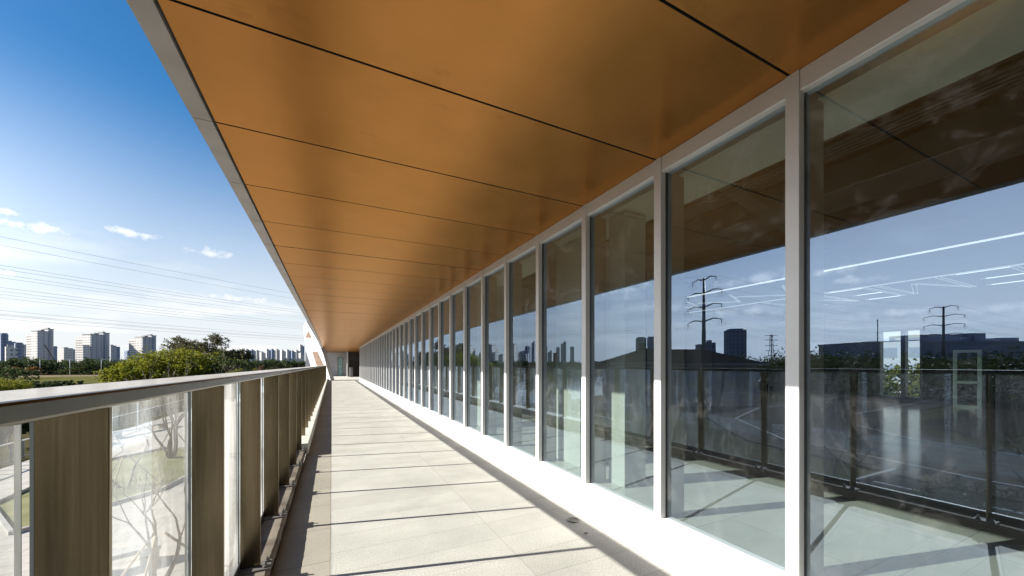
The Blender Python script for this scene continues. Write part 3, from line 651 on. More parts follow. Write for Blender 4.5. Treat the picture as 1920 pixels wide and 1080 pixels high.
for poly in (((572.3, 633.6), (584.7, 633.6), (578.2, 619.5)), ((585, 659), (595.5, 659), (608.5, 687.5), (594, 687.5))):
    o = MB().extrude([wing(*p, off=.004)[0] for p in poly], (nrm.x * -.003, nrm.y * -.003, 0)).build('opening', 'brown_cladding', wg); o.location = wo
# low roofs of the neighbouring wing
lr = MB().box(-6.2, -2.6, 44, 60, H - 1.05, H - .75).build('roof', 'white_cladding')
lowp = empty('low_pavilion', (-4.4, 52, GZ), label='low flat roofed pavilion behind the balustrade near the sloping wing', cat='building')
lr.parent = lowp; lr.location = (4.4, -52, -GZ)
q = MB().box(-5.9, -2.9, 44.4, 59.6, GZ, H - 1.06).build('wall', 'grey_concrete', lowp); q.location = (4.4, -52, -GZ)

# drain and leaf on the walkway
dpos = None
d = px_dir(1075, 976); tt = -H / d.z; dpos = d * tt
dg = empty('floor_drain', (dpos.x, dpos.y, 0), label='round slotted steel drain cover in the paving near the glass wall', cat='drain')
m = MB(); r0 = .05
ring = [(r0 * math.cos(a * math.pi / 12), r0 * math.sin(a * math.pi / 12), .006) for a in range(25)]
m.tube(ring, .005, 6, cap=False); m.build('rim', 'grey_steel', dg)
m = MB()
for i in range(-4, 5):
    x = i * .01; l = math.sqrt(r0 * r0 - x * x) * .97; m.box(x - .0025, x + .0025, -l, l, .002, .007)
m.build('grate', 'rail_steel', dg)
tag(MB().prism([(r0 * .98 * math.cos(a * math.pi / 12), r0 * .98 * math.sin(a * math.pi / 12)) for a in range(24)], .0005, .0015).build('drain_base', 'gasket', dg))
for i, (px, py, s_, lb) in enumerate(((1099, 1001, .022, 'curled dry leaf on the paving beside the drain'), (988, 937, .010, 'tiny dry leaf on the paving far from the drain'), (748, 960, .008, 'dark crumb of leaf in the middle of the paving'))):
    d = px_dir(px, py); p = d * (-H / d.z); m = MB(); rr = random.Random(i)
    n_ = 7
    vs = []
    for a in range(n_):
        u_ = a / (n_ - 1) * 2 - 1; wv = (1 - u_ * u_) * .5
        vs += [(p.x + s_ * u_, p.y - s_ * wv, .004 + .4 * s_ * wv), (p.x + s_ * u_, p.y + s_ * wv, .003 + .55 * s_ * wv + .1 * s_ * u_ * u_)]
    m.add(vs, [(2 * a, 2 * a + 2, 2 * a + 3, 2 * a + 1) for a in range(n_ - 1)])
    tag(m.build('fallen_leaf', 'dry_leaf'), lb, 'leaf', 'fallen leaves')

# ------------------------------------------------------------------ trees and shrubs
def grow(mb, rnd, p, d, L, r, depth, tips, spread=.55, n=5, split=(2, 3), gnarl=.12, rise=.25, taper=.62, minr=.006):
    pts = [Vector(p)]; rad = [r]; seg = 4; d = Vector(d).normalized()
    for i in range(seg):
        d = (d + Vector((rnd.gauss(0, gnarl), rnd.gauss(0, gnarl), rnd.gauss(0, gnarl) + rise * .12))).normalized()
        pts.append(pts[-1] + d * L / seg); rad.append(max(minr, r * (1 - (1 - taper) * (i + 1) / seg)))
    mb.tube(pts, rad, n, cap=False)
    if depth == 0: tips.append((pts[-1], d)); return
    if depth <= 1: tips.append((pts[2], d)); tips.append((pts[-1], d))
    for k in range(rnd.randint(*split)):
        e = Vector((rnd.gauss(0, 1), rnd.gauss(0, 1), rnd.gauss(0, .6) + rise)).normalized()
        nd = (d * (1 - spread) + e * spread).normalized()
        grow(mb, rnd, pts[-1] if k else pts[-1], nd, L * rnd.uniform(.62, .85), rad[-1] * .8, depth - 1, tips, spread, max(3, n - 1), split, gnarl, rise, taper, minr)
def crown(rx, ry, rz, clumps, leaves, size, seed, squash=0.75, shell=.55):
    rnd = random.Random(seed); m = MB()
    for c in range(clumps):
        while True:
            v = Vector((rnd.uniform(-1, 1), rnd.uniform(-1, 1), rnd.uniform(-.8, 1)))
            if shell < v.length < 1: break
        cc = Vector((v.x * rx, v.y * ry, v.z * rz)) * rnd.uniform(.8, 1.08); cr_ = rnd.uniform(.16, .34) * min(rx, rz * 1.3)
        for i in range(leaves):
            q = Vector((rnd.gauss(0, .5), rnd.gauss(0, .5), rnd.gauss(0, .5) * squash)) * cr_
            m.leaf(cc + q, size * rnd.uniform(.6, 1.3), rnd)
    return m
def round_tree(name, loc, h, rw, seed, leaf, label, group=None, clumps=90, leaves=40, size=.35, trunk_h=.3):
    t = empty(name, loc, random.Random(seed).random() * 6, label=label, cat='tree', group=group)
    rnd = random.Random(seed); m = MB(); tips = []
    grow(m, rnd, (0, 0, -.05), (0, 0, 1), h * (trunk_h + .1), h * .022, 2, tips, spread=.5, n=7)
    m.build('trunk', 'bark', t)
    rz = h * (1 - trunk_h) / 2
    c = crown(rw, rw * .95, rz, clumps, leaves, size, seed); c.v = [(x, y, z + h - rz * 1.02) for x, y, z in c.v]
    c.build('crown', leaf, t)
    return t
def copy_tree(src, loc, s, rz, label=None, group=None):
    t = dup_tree(src); t.location = loc; t.scale = (s, s, s); t.rotation_euler = (0, 0, rz)
    if label: t['label'] = label
    if group: t['group'] = group
    return t
# big bright evergreen beyond the rail
g = gnd(335, 80)
round_tree('evergreen_tree', g, 8.9, 9.0, 11, 'leaf_bright', 'broad bright green evergreen rising just above the handrail', clumps=420, leaves=46, size=.30, trunk_h=.12)
g = gnd(262, 76); round_tree('evergreen_tree', g, 6.2, 6.0, 12, 'leaf_bright', 'lower bright green evergreen sloping down beside the broad one', clumps=200, leaves=46, size=.30, trunk_h=.1)
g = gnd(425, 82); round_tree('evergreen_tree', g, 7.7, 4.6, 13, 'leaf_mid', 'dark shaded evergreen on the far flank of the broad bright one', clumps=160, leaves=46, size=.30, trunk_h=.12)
# feathery sparse trees standing over it
def feather(name, loc, h, seed, label, dens=26, leaf='leaf_olive', size=.22, spread=.6, depth=5, lean=(0, 0, 1)):
    t = empty(name, loc, 0, label=label, cat='tree', group='thin leafed trees over the evergreens'); rnd = random.Random(seed); m = MB(); tips = []
    grow(m, rnd, (0, 0, -.05), lean, h * .34, h * .014, depth, tips, spread=spread, n=5, split=(2, 3), gnarl=.13, rise=.35, minr=.018)
    m.build('trunk', 'bark', t); c = MB()
    for (p, d) in tips:
        for i in range(dens):
            c.leaf(p + Vector((rnd.gauss(0, .28), rnd.gauss(0, .28), rnd.gauss(0, .22))), size * rnd.uniform(.6, 1.3), rnd)
    c.build('crown', leaf, t); return t
feather('feathery_tree', gnd(335, 96), 13.2, 21, 'thin leafed tree with twiggy crown rising highest behind the evergreen', lean=(-.12, 0, 1))
feather('feathery_tree', gnd(375, 95), 12.6, 24, 'thin leafed tree leaning over the middle of the evergreen', lean=(.1, 0, 1))
feather('feathery_tree', gnd(412, 96), 11.2, 23, 'thin leafed tree between the leaning one and the dark evergreen', dens=34)
feather('feathery_tree', gnd(442, 97), 9.4, 25, 'darkest thin leafed tree standing nearest the roadside billboard', dens=60, leaf='leaf_mid')
# bare young saplings along the bank
def sapling(loc, h, seed, label, leaf=None, dens=3, grp='bare saplings along the bank'):
    t = empty('sapling', loc, 0, label=label, cat='tree', group=grp); rnd = random.Random(seed); m = MB(); tips = []
    grow(m, rnd, (0, 0, -.05), (rnd.gauss(0, .1), rnd.gauss(0, .1), 1), h * .5, .03, 2, tips, spread=.35, n=4, split=(1, 2), gnarl=.10, rise=.6, minr=.008)
    m.build('trunk', 'pale_bark', t)
    if leaf:
        c = MB()
        for (p, d) in tips:
            for i in range(dens): c.leaf(p + Vector((rnd.gauss(0, .15), rnd.gauss(0, .15), rnd.gauss(0, .15))), .13 * rnd.uniform(.6, 1.3), rnd)
        c.build('crown', leaf, t)
    return t
for i, (px, t_, h) in enumerate(((286, 48, 7.2), (299, 44, 6.6), (345, 40, 5.9), (398, 42, 5.7), (430, 46, 7.0))):
    sapling(gnd(px, t_), h, 40 + i, 'bare upright sapling in front of the bright evergreens', 'leaf_mid', 6)
bi = 0
for i in range(22):
    px = 428 + i * 7.2; t_ = 52 + (i * 37 % 19); lf = ('leaf_mid', 'leaf_russet', 'leaf_bright', 'leaf_olive')[i % 4] if px > 470 else ('leaf_mid', 'leaf_bright')[i % 2]
    loc = gnd(px, t_); hh = 5.1 + .5 * math.sin(i * 2.3) - max(0, (px - 500)) * .004; s = empty('shrub', loc, i, label='leafy %s shrub in the row above the handrail by the billboard' % {'leaf_mid': 'dark green', 'leaf_russet': 'russet', 'leaf_bright': 'bright green', 'leaf_olive': 'olive'}[lf], cat='shrub', group='shrubs along the bank by the billboard')
    c = crown(1.3, 1.2, hh / 2, 26, 34, .17, 100 + i, shell=.1); c.v = [(x, y, z + hh / 2) for x, y, z in c.v]; c.build('foliage', lf, s)
    m = MB(); tips = []; grow(m, random.Random(i), (0, 0, -.05), (0, 0, 1), hh * .5, .05, 2, tips, spread=.35, n=4); m.build('stem', 'bark', s)
# bright shrubs low at the frame edge
for i, (px, t_, hh, rw) in enumerate(((8, 66, 3.2, 3.4), (28, 74, 2.6, 2.2), (-30, 62, 3.4, 3.5))):
    s = empty('shrub', gnd(px, t_), 0, label=('large bright green shrub on the near pond bank', 'smallest bright green shrub on the near pond bank', 'bright green shrub out at the end of the pond bank')[i], cat='shrub', group='bright shrubs on the near pond bank')
    c = crown(rw, rw, hh / 2, 90, 40, .17, 150 + i, shell=.2); c.v = [(x, y, z + hh / 2) for x, y, z in c.v]; c.build('foliage', 'leaf_bright', s)
# rounded trees in a row across the park
rt = round_tree('park_tree', gnd(88, 235), 6.2, 3.6, 31, 'leaf_dark', 'rounded dark green tree in the park row, between the lamp posts', 'rounded park trees in a row', clumps=80, leaves=34, size=.42)
for i, px in enumerate((-150, -90, -45, -20, 8, 30, 52, 103, 118, 144, 160, 176, 203, 217, 246, 260)):
    copy_tree(rt, gnd(px, 228 + (i * 29) % 25), .85 + .3 * ((i * 7) % 5) / 5, i * 1.3, 'rounded dark green tree in the park row, between the lamp posts')
lt = feather('park_tree', gnd(151, 190), 6.5, 33, 'open limbed young tree on the far lawn under the lamps', dens=30, leaf='leaf_mid', size=.3, depth=3); lt['group'] = 'young trees on the far lawn'
copy_tree(lt, gnd(116, 172), .75, 2, 'leaning pale trunked young tree at the lawn edge')
at_ = round_tree('autumn_tree', gnd(64, 150), 5.0, 2.1, 34, 'leaf_autumn', 'conical autumn brown tree standing apart on the far lawn', 'autumn trees by the pond', clumps=60, leaves=34, size=.25, trunk_h=.2)
for i, (px, t_, s) in enumerate(((2, 145, 1.0), (14, 150, .9), (28, 142, 1.0), (33, 155, .8), (-30, 150, 1.0))):
    copy_tree(at_, gnd(px, t_), s, i * 2, 'slim autumn brown tree in the clump by the pond')
# hedge-like shore planting and the far wood: uncountable masses
def mass(name, pts, h, depth, n, leaf, size, seed, kind='stuff', label=None, cat='wood', nl=46):
    rnd = random.Random(seed); m = MB()
    for i in range(n):
        k = rnd.randrange(len(pts) - 1); u = rnd.random(); a, c = Vector(pts[k]), Vector(pts[k + 1]); p = a.lerp(c, u) + Vector((rnd.gauss(0, depth), rnd.gauss(0, depth)))
        hh = h * (1 + .10 * math.sin(p.x * .21 + p.y * .13) + .07 * math.sin(p.x * .6)) * rnd.uniform(.78, 1.0)
        rr = hh * rnd.uniform(.24, .40)
        for j in range(nl):
            v = Vector((rnd.gauss(0, 1), rnd.gauss(0, 1), rnd.gauss(0, 1))).normalized() * rnd.random() ** .4
            m.leaf((p.x + v.x * rr, p.y + v.y * rr, GZ + max(.1, (hh - rr * .8) * (rnd.random() ** .8 if j % 3 else 1) + v.z * rr * .8)), size * rnd.uniform(.6, 1.4), rnd)
    return tag(m.build(name, leaf), label, cat, None, kind)
mass('far_wood', [(-420, 300), (-260, 330), (-120, 320), (20, 310), (120, 300)], 9.8, 8, 760, 'leaf_dark', .8, 5, label='dark green wood across the park below the towers', nl=90)
mass('distant_wood', [(-900, 560), (-300, 640), (60, 620), (300, 500)], 12, 14, 330, 'leaf_mid', 2.2, 6, label='paler wood at the foot of the far towers')
mass('shore_plants', [(-62, 128), (-70, 152), (-110, 160), (-170, 166)], 1.3, 2.0, 160, 'leaf_dark', .35, 8, label='low dark planting along the far pond shore', cat='shore plants')
mass('roadside_wood', [(-330, 70), (-200, 62), (-120, 66), (-95, 50), (-85, 30), (-85, -10), (-95, -60)], 8.8, 5, 420, 'leaf_dark', .28, 9, label='dark wood beyond the road', cat='wood', nl=190)
mass('bank_wood', [(-150, 190), (-90, 175), (-110, 120), (-170, 110)], 6, 5, 110, 'leaf_dark', .6, 10, label='dark wood on the far side of the pond', cat='wood')
# plaza trees behind the balustrade glass
def bare(loc, h, seed, label, trunks, spread, depth, r, mat='pale_bark', props=True, minr=.008, first=.3):
    t = empty('bare_tree', loc, 0, label=label, cat='tree', group='bare trees on the plaza'); rnd = random.Random(seed); m = MB(); tips = []
    for k in range(trunks):
        a = k / trunks * 6.28 + .4
        grow(m, rnd, (math.cos(a) * .10, math.sin(a) * .10, -.05), (math.cos(a) * .35, math.sin(a) * .35, 1), h * first, r, depth, tips, spread=spread, n=6, split=(2, 3), gnarl=.11, rise=.5, minr=minr)
    m.build('trunk', mat, t)
    if props:
        pm_ = MB()
        for k in range(3):
            a = k * 2.1 + .5; pm_.tube([(math.cos(a) * 1.15, math.sin(a) * 1.15, 0), (math.cos(a) * .12, math.sin(a) * .12, h * .36)], .03, 6)
        pm_.build('support_stake', 'timber_prop', t)
    return t, tips
bare(gnd(322, 22.6), 4.7, 61, 'stout multi-stemmed bare tree propped by stakes on the plaza lawn', 6, .42, 3, .085, minr=.012, first=.42)
bare(gnd(233, 17.2), 4.0, 62, 'slender bare tree nearest the lawn edge with staked trunk', 2, .5, 4, .06)
bare(gnd(296, 9.6), 3.6, 66, 'low forked bare tree close below the balustrade', 3, .42, 3, .06, first=.33)
bare(Vector((-13.2, 7.6, GZ)), 5.5, 64, 'tall bare tree beside the road, mirrored in the glass', 3, .5, 4, .07)
bare(Vector((-15, 3, GZ)), 5.2, 65, 'bare tree further along the road, mirrored in the glass', 3, .5, 4, .07)
t = round_tree('plaza_tree', gnd(18, 25), 3.0, 1.5, 68, 'leaf_dark', 'dark leafy tree beyond the plaza fence', clumps=70, leaves=34, size=.2)
t = round_tree('plaza_tree', gnd(225, 46), 3.4, 2.2, 69, 'leaf_olive', 'thin olive tree overhanging the pond fence', clumps=50, leaves=30, size=.2)
# ------------------------------------------------------------------ plaza furniture
fn = empty('pond_fence', (-16.5, 22, GZ), label='low steel fence of slim uprights along the pond edge of the plaza', cat='fence')
fpost = None
for i in range(48):
    y = i * 1.0
    if fpost is None: fpost = MB().box(-.03, .03, -.04, .04, 0, 1.1).build('fence_post', 'grey_steel', fn)
    else: fpost = dup(fpost, fn)
    fpost.location = (-.02 * i, y, 0)
MB().bar((0, 0, 1.13), (-.94, 47, 1.13), .09, .05).build('top_rail', 'pale_pole', fn)
MB().bar((0, 0, .15), (-.94, 47, .15), .05, .04).build('bottom_rail', 'grey_steel', fn)
def bench(loc, rz, L, label):
    t = empty('stone_bench', loc, rz, label=label, cat='bench', group='stone benches')
    MB().box(-L / 2, L / 2, -.25, .25, .38, .5).build('seat', 'kerb_stone', t, .01)
    for x in (-L * .35, L * .35): MB().box(x - .2, x + .2, -.2, .2, 0, .379).build('support', 'kerb_stone', t)
bench(gnd(228, 10.3), .3, 1.6, 'grey stone bench beside the low forked bare tree')
bench(gnd(265, 31), 1.2, 6.0, 'long pale stone bench by the pond fence')
# street lamps
def lamp(loc, rz, double, label, h=8.6):
    t = empty('street_lamp', loc, rz, label=label, cat='street lamp', group='street lamps across the park')
    MB().tube([(0, 0, 0), (0, 0, h * .5), (0, 0, h)], [.14, .11, .08], 8).build('pole', 'pale_pole', t)
    for sgn_ in ((-1, 1) if double else (1,)):
        MB().tube([(0, 0, h * .96), (sgn_ * .7, 0, h), (sgn_ * 1.6, 0, h * 1.02)], [.06, .05, .05], 6).build('arm', 'pale_pole', t)
        MB().box(sgn_ * 1.2 - .55, sgn_ * 1.2 + .75 if sgn_ > 0 else sgn_ * 1.2 + .55, -.16, .16, h * 1.0, h * 1.03).build('lamp_head', 'pale_pole', t)
for px, t_, db, lb in ((75, 205, False, 'single arm street lamp in front of the tallest pale tower'), (131, 198, True, 'double arm street lamp between the two leading towers'), (190, 205, False, 'single arm street lamp below the stepped cream tower'), (232, 196, True, 'double arm street lamp nearest the bright evergreen')):
    lamp(gnd(px, t_), .45, db, lb)
# billboard
g = gnd(461, 120); bb = empty('billboard', g, -.15, label='white and blue roadside billboard above the shrubs', cat='sign')
zc = at(461, 671.5, 120).z - GZ
MB().tube([(0, .1, 0), (0, .1, zc - .9)], .12, 8).build('pole', 'grey_steel', bb)
MB().box(-1.55, 1.55, 0, .2, zc - .9, zc + .9).build('panel', 'sign_white', bb)
MB().box(-1.55, 1.55, -.03, -.002, zc + .55, zc + .9).build('header', 'sign_blue', bb)
MB().box(-1.55, 1.55, -.03, -.002, zc - .35, zc - .1).build('stripe', 'sign_blue', bb)
MB().box(-1.1, -.75, -.03, -.002, zc, zc + .45).box(-.2, .1, -.03, -.002, zc + .05, zc + .35).box(.2, .5, -.03, -.002, zc + .05, zc + .35).box(.6, .9, -.03, -.002, zc + .05, zc + .35).build('lettering', 'dark_steel', bb)

# ------------------------------------------------------------------ towers
def tower(px0, px1, ytop, t_, m, wall, label, style='slab', rz=R(52), group=None, end='tower_cream', name='apartment_tower'):
    a = gnd(px0, t_, m); c = gnd(px1, t_, m); mid = (a + c) / 2; wd = (a - c).length * 1.0
    top = (H + (HY - ytop) / FPX * t_) - GZ
    T = empty(name, mid, rz, label=label, cat='tower', group=group)
    vis = Vector((mid.x, mid.y, 0)).normalized()
    if style == 'slab':
        L = wd * .62; D = wd * .56
        # three staggered blocks stepping back, lit end walls
        MB().box(-L * .5, L * .18, -D * .5, D * .35, 0, top * .93).build('block', [wall], T)
        MB().box(L * .18 + .01, L * .5, -D * .32, D * .5, 0, top).build('block', [wall], T)
        MB().box(-L * .46, L * .14, D * .35 + .01, D * 1.1, 0, top * .87).build('wing', [end], T)
        MB().box(-L * .53, L * .2, -D * .53, D * .38, top * .93 + .01, top * .93 + 1.2).build('parapet', 'grey_concrete', T)
        MB().box(L * .16, L * .53, -D * .35, D * .53, top + .01, top + 1.2).build('parapet', 'grey_concrete', T)
        MB().box(-L * .51, -L * .505 + 1, -D * .42, D * .3, 0, top * .92).build('balcony_stack', [end], T)
        MB().box(-L * .2, L * .02, -D * .2, D * .2, top * .93 + 1.21, top * .93 + 4.5).box(L * .25, L * .4, -D * .1, D * .3, top + 1.21, top + 4).build('plant_room', 'grey_concrete', T)
        bm_ = MB()
        for k in range(1, int(top * .87 / 6)): bm_.box(-L * .475, -L * .461, D * .37, D * 1.08, k * 6, k * 6 + 1.6)
        bm_.build('balcony_band', 'grey_concrete', T)
        MB().box(L * .10, L * .17, -D * .515, -D * .501, 0, top * .92).build('window_recess', 'tower_dark', T)
    elif style == 'twin':
        MB().box(-wd * .42, wd * .02, -wd * .3, wd * .3, 0, top).build('block', [wall], T)
        MB().box(wd * .03, wd * .36, -wd * .22, wd * .34, 0, top * .95).build('block', [end], T)
        MB().box(-wd * .3, -wd * .1, -wd * .1, wd * .1, top + .01, top + 3).build('plant_room', 'grey_concrete', T)
    else:
        MB().box(-wd * .36, wd * .36, -wd * .33, wd * .33, 0, top * .97).build('block', [wall], T)
        MB().box(-wd * .25, wd * .28, -wd * .25, wd * .25, top * .97 + .01, top).build('crown_box', [wall], T)
    return T
G1 = 'towers across the park'
tower(62, 98, 617, 900, 0, 'tower_grey', 'tallest pale slab tower, nearest the slanted crane boom', group=G1)
tower(157, 204, 624, 950, 0, 'tower_grey', 'stepped pale slab tower with long cream wing, middle of three', group=G1)
tower(254, 293, 629, 980, 0, 'tower_grey', 'pale slab tower rising beside the bright evergreen', group=G1)
tower(-14, 7, 625, 1000, 0, 'tower_dark', 'dark blue tower cut off at the edge of the photo', 'box', group=G1)
tower(4, 34, 648, 800, 0, 'tower_cream', 'short cream block in front of the blue stepped tower', 'twin', group=G1, name='apartment_block')
tower(12, 37, 641, 1150, 0, 'tower_blue', 'blue grey tower just behind the short cream block', 'twin', group=G1, end='tower_grey')
tower(41, 62, 648, 1200, 0, 'tower_cream', 'cream mid-rise block left of the tallest slab tower', 'twin', group=G1, name='apartment_block')
tower(98, 106, 649, 1500, 0, 'tower_blue', 'slim light blue tower right behind the tallest slab tower', 'box', group=G1)
tower(116, 144, 653, 1300, 0, 'tower_cream', 'low cream block between the tallest and the stepped tower', 'twin', group=G1, end='tower_grey', name='apartment_block')
tower(106, 116, 666, 1700, 0, 'tower_blue', 'faint low blue block far behind, beside the low cream block', 'box', group=G1, name='office_block')
tower(145, 158, 655, 1600, 0, 'tower_blue', 'faint blue block just before the stepped tower', 'box', group=G1, name='office_block')
tower(204, 223, 648, 1300, 0, 'tower_grey', 'grey tower with white band between the stepped and evergreen-side towers', 'twin', group=G1, end='tower_blue')
tower(235, 247, 657, 1400, 0, 'tower_blue', 'small blue tower standing alone before the evergreen-side tower', 'box', group=G1)
tower(297, 309, 668, 1700, 0, 'tower_blue', 'tiny faint blue block half hidden by twigs of the evergreens', 'box', group=G1, name='office_block')
G2 = 'cluster of pale towers beyond the billboard'
xs = (457, 465, 475, 484, 493, 503, 512, 521, 531, 541, 550, 558, 566)
ys = (661, 655, 656, 657, 660, 655, 655, 655, 657, 656, 658, 657, 662)
for i, (x, y) in enumerate(zip(xs, ys)):
    wl = ('tower_cream', 'tower_grey', 'tower_blue', 'tower_cream')[i % 4]
    tower(x - 5.2, x + 5.2, y, 1500 + (i * 70) % 260, 0, wl, 'pale high-rise in the tight cluster between billboard and sloping wing', 'twin', R(35), G2, end=('tower_cream', 'tower_blue')[i % 2])
tower(560, 571, 647, 1900, 0, 'tower_grey', 'tallest tower of the far cluster, nearest the sloping wing', 'twin', R(35), G2, end='tower_blue')
tower(505, 575, 677.5, 1300, 0, 'tower_cream', 'long low podium at the foot of the far tower cluster', 'box', R(20), G2, name='podium_block')
# further round, seen only as reflections in the glass
G3 = 'towers mirrored in the glass'
for (x0, x1, y, t_, wl, st, lb) in (
    (974, 982, 659, 900, 'tower_dark', 'box', 'dark low tower mirrored in the glass beside the tallest slab tower'),
    (978, 988, 664, 850, 'tower_cream', 'twin', 'cream block mirrored in the glass in front of dark towers'),
    (984, 991, 649, 1000, 'tower_dark', 'box', 'slim dark tower mirrored just right of the cream block'),
    (996, 1003, 641, 1000, 'tower_dark', 'twin', 'tall dark tower mirrored against a mullion'),
    (1017, 1026, 649, 1000, 'tower_blue', 'box', 'blue tower mirrored beside the tower crane'),
    (1024, 1034, 658, 900, 'tower_cream', 'twin', 'cream block mirrored under the tower crane'),
    (1040, 1049, 650, 1000, 'tower_dark', 'box', 'dark tower mirrored beside the red block'),
    (1034, 1046, 661, 700, 'tower_red', 'box', 'low red block mirrored among blue towers'),
    (1048, 1061, 641, 1000, 'tower_blue', 'twin', 'tallest blue tower mirrored in the glass'),
    (1066, 1076, 649, 1000, 'tower_blue', 'box', 'boxy blue tower mirrored at the end of the skyline'),
    (1190, 1213, 633, 500, 'tower_dark', 'box', 'dark brown block mirrored behind the hip roofed house'),
    (1212, 1230, 632, 520, 'tower_blue', 'box', 'pale blue block mirrored behind the hip roofed house'),
    (1302, 1338, 642, 420, 'tower_dark', 'twin', 'low dark office block mirrored at the pylon foot'),
    (1356, 1396, 616, 460, 'tower_dark', 'box', 'large dark blue office tower mirrored near the first pylon')):
    tower(x0, x1, y, t_, 1, wl, lb, st, R(35), G3, end='tower_dark' if wl == 'tower_dark' else 'tower_cream', name='office_tower' if wl in ('tower_dark', 'tower_blue') else 'apartment_block')
# crane boom in front of the tallest tower
a = at(83, 646.5, 700); c = at(101.5, 676, 700)
cb = empty('mobile_crane', (c.x, c.y, GZ), label='dark slanted crane boom against the tallest pale slab tower', cat='crane')
MB().bar(Vector((0, 0, c.z - GZ)), a - Vector((c.x, c.y, GZ)), 1.6, 1.6).build('boom', 'dark_steel', cb)
MB().box(-4, 4, -2, 2, .8, 4.5).box(-6, 6, -1.6, 1.6, .3, .79).build('chassis', 'dark_steel', cb)
MB().bar((0, 0, 4), (0, 0, c.z - GZ), 1.6, 1.6).build('lower_boom', 'dark_steel', cb)

# hip roofed house on the far side of the road
hs_ = empty('hip_roofed_house', (-42, 40, GZ), R(25), label='pale house with dark hipped tile roof across the road, mirrored in the glass', cat='house')
hl, hd, he, hr = 9.4, 5.2, 5.95, 8.1
MB().box(-hl, hl, -hd, hd, 0, he).build('wall', 'house_wall', hs_)
rf = MB().add([(-hl - .8, -hd - .8, he), (hl + .8, -hd - .8, he), (hl + .8, hd + .8, he), (-hl - .8, hd + .8, he), (-hl + 5, 0, hr), (hl - 5, 0, hr)], [(0, 1, 5, 4), (2, 3, 4, 5), (1, 2, 5), (3, 0, 4), (3, 2, 1, 0)]).build('roof', 'roof_tile', hs_)
MB().box(-hl - .9, hl + .9, -hd - .9, hd + .9, he - .28, he - .02).build('eaves', 'house_wall', hs_)
MB().box(4.2, 5.0, -.4, .4, hr - .6, hr + .8).build('chimney', 'roof_tile', rf)
for x in range(-9, 10, 3):
    for z in (1.0, 3.6):
        wf = MB().box(x - .6, x + .6, -hd - .04, -hd - .002, z, z + 1.4).build('window', 'tower_dark', hs_)
# long factory building beyond the wood
a, c = gnd(1578, 250, True), gnd(1880, 250, True); mid = (a + c) / 2; dv = (c - a); ang = math.atan2(dv.y, dv.x); L = dv.length
fac = empty('factory_building', mid, ang, label='long low grey factory with rooftop plant, mirrored beyond the wood', cat='building')
MB().box(-L / 2, L / 2, -20, 20, 0, 18.5).build('wall', 'factory_wall', fac)
MB().box(-L / 2 - .5, L / 2 + .5, -20.5, 20.5, 18.51, 19.6).build('parapet', 'factory_wall', fac)
for (u, wd, hh) in ((-.06, 18, 5), (.18, 8, 4), (.24, 10, 6), (.43, 12, 3)):
    MB().box(L * u - wd / 2, L * u + wd / 2, -8, 8, 19.61, 19.6 + hh).build('rooftop_plant', 'factory_wall', fac)
for k in range(16):
    MB().box(-L / 2 + 4 + k * 7.2, -L / 2 + 8 + k * 7.2, 20.02, 20.06, 9, 13).build('window', 'tower_dark', fac)

# what the rear window looks out on
for i, (x, y, hh) in enumerate(((34, 8.2, 5.3), (40, 13, 5.9), (37, 17, 5.0))):
    round_tree('garden_tree', (x, y, GZ), hh, 2.6, 400 + i, 'leaf_mid', ('nearest', 'tallest', 'smallest')[i] + ' garden tree seen through the rear window', 'garden trees behind the building', clumps=60, leaves=34, size=.22)
rb = empty('rear_building', (110, 34, GZ), .1, label='pale blue building seen through the rear window', cat='building')
MB().box(-8, 8, -40, 40, 0, 10.5).build('wall', 'tower_blue', rb); MB().box(-8.3, 8.3, -40.3, 40.3, 10.51, 11).build('parapet', 'tower_blue', rb)

# ------------------------------------------------------------------ pylons and lines
def monopole(loc, h, rz, label, arms, alen, s=1.0):
    t = empty('pylon', loc, rz, label=label, cat='pylon', group='steel monopole pylons')
    MB().tube([(0, 0, 0), (0, 0, h * .5), (0, 0, h)], [.95 * s, .7 * s, .42 * s], 12).build('pole', 'grey_steel', t)
    for z, l in zip(arms, alen):
        m = MB()
        for sg in (-1, 1):
            m.tube([(0, 0, z), (sg * l * .55, 0, z + .9), (sg * l, 0, z + (.1 if l > 3.5 else .9))], [.28 * s, .22 * s, .12 * s], 6)
        m.build('cross_arm', 'grey_steel', t)
        if l > 3.5:
            for sg in (-1, 1):
                MB().tube([(sg * l, 0, z + .1), (sg * l * .98, 0, z - 1.6)], .12 * s, 6).build('insulator', 'dark_steel', t)
                q = MB(); q.tube([(sg * l, -.3 + 3.6 * math.sin(0), z - .2), (sg * l * 1.0, -2.0, z - 1.6), (sg * l, 0, z - 2.6), (sg * l, 2.0, z - 1.6), (sg * l, .3, z - .2)], .05, 4); q.build('jumper_loop', 'dark_steel', t)
    return t
p1 = gnd(1318, 146, True); p2 = gnd(1765, 222, True)
zt = (684 - 521) / FPX * 146 + 5.67
monopole(p1, zt, R(100), 'nearest steel monopole pylon, mirrored beside the dark blue office tower', (zt - .8, zt - 6, zt - 11.4, zt - 17), (6.0, 8.6, 8.6, 8.6))
monopole(p2, zt, R(95), 'farther steel monopole pylon, mirrored above the factory', (zt - .8, zt - 6, zt - 11.4, zt - 17), (6.0, 8.6, 8.6, 8.6))
p0 = Vector((62, 262, GZ))
def cat(a, c, sag, n=22):
    return [a.lerp(c, i / n) - Vector((0, 0, sag * 4 * (i / n) * (1 - i / n))) for i in range(n + 1)]
names = ['topmost', 'upper', 'middle', 'lowest']
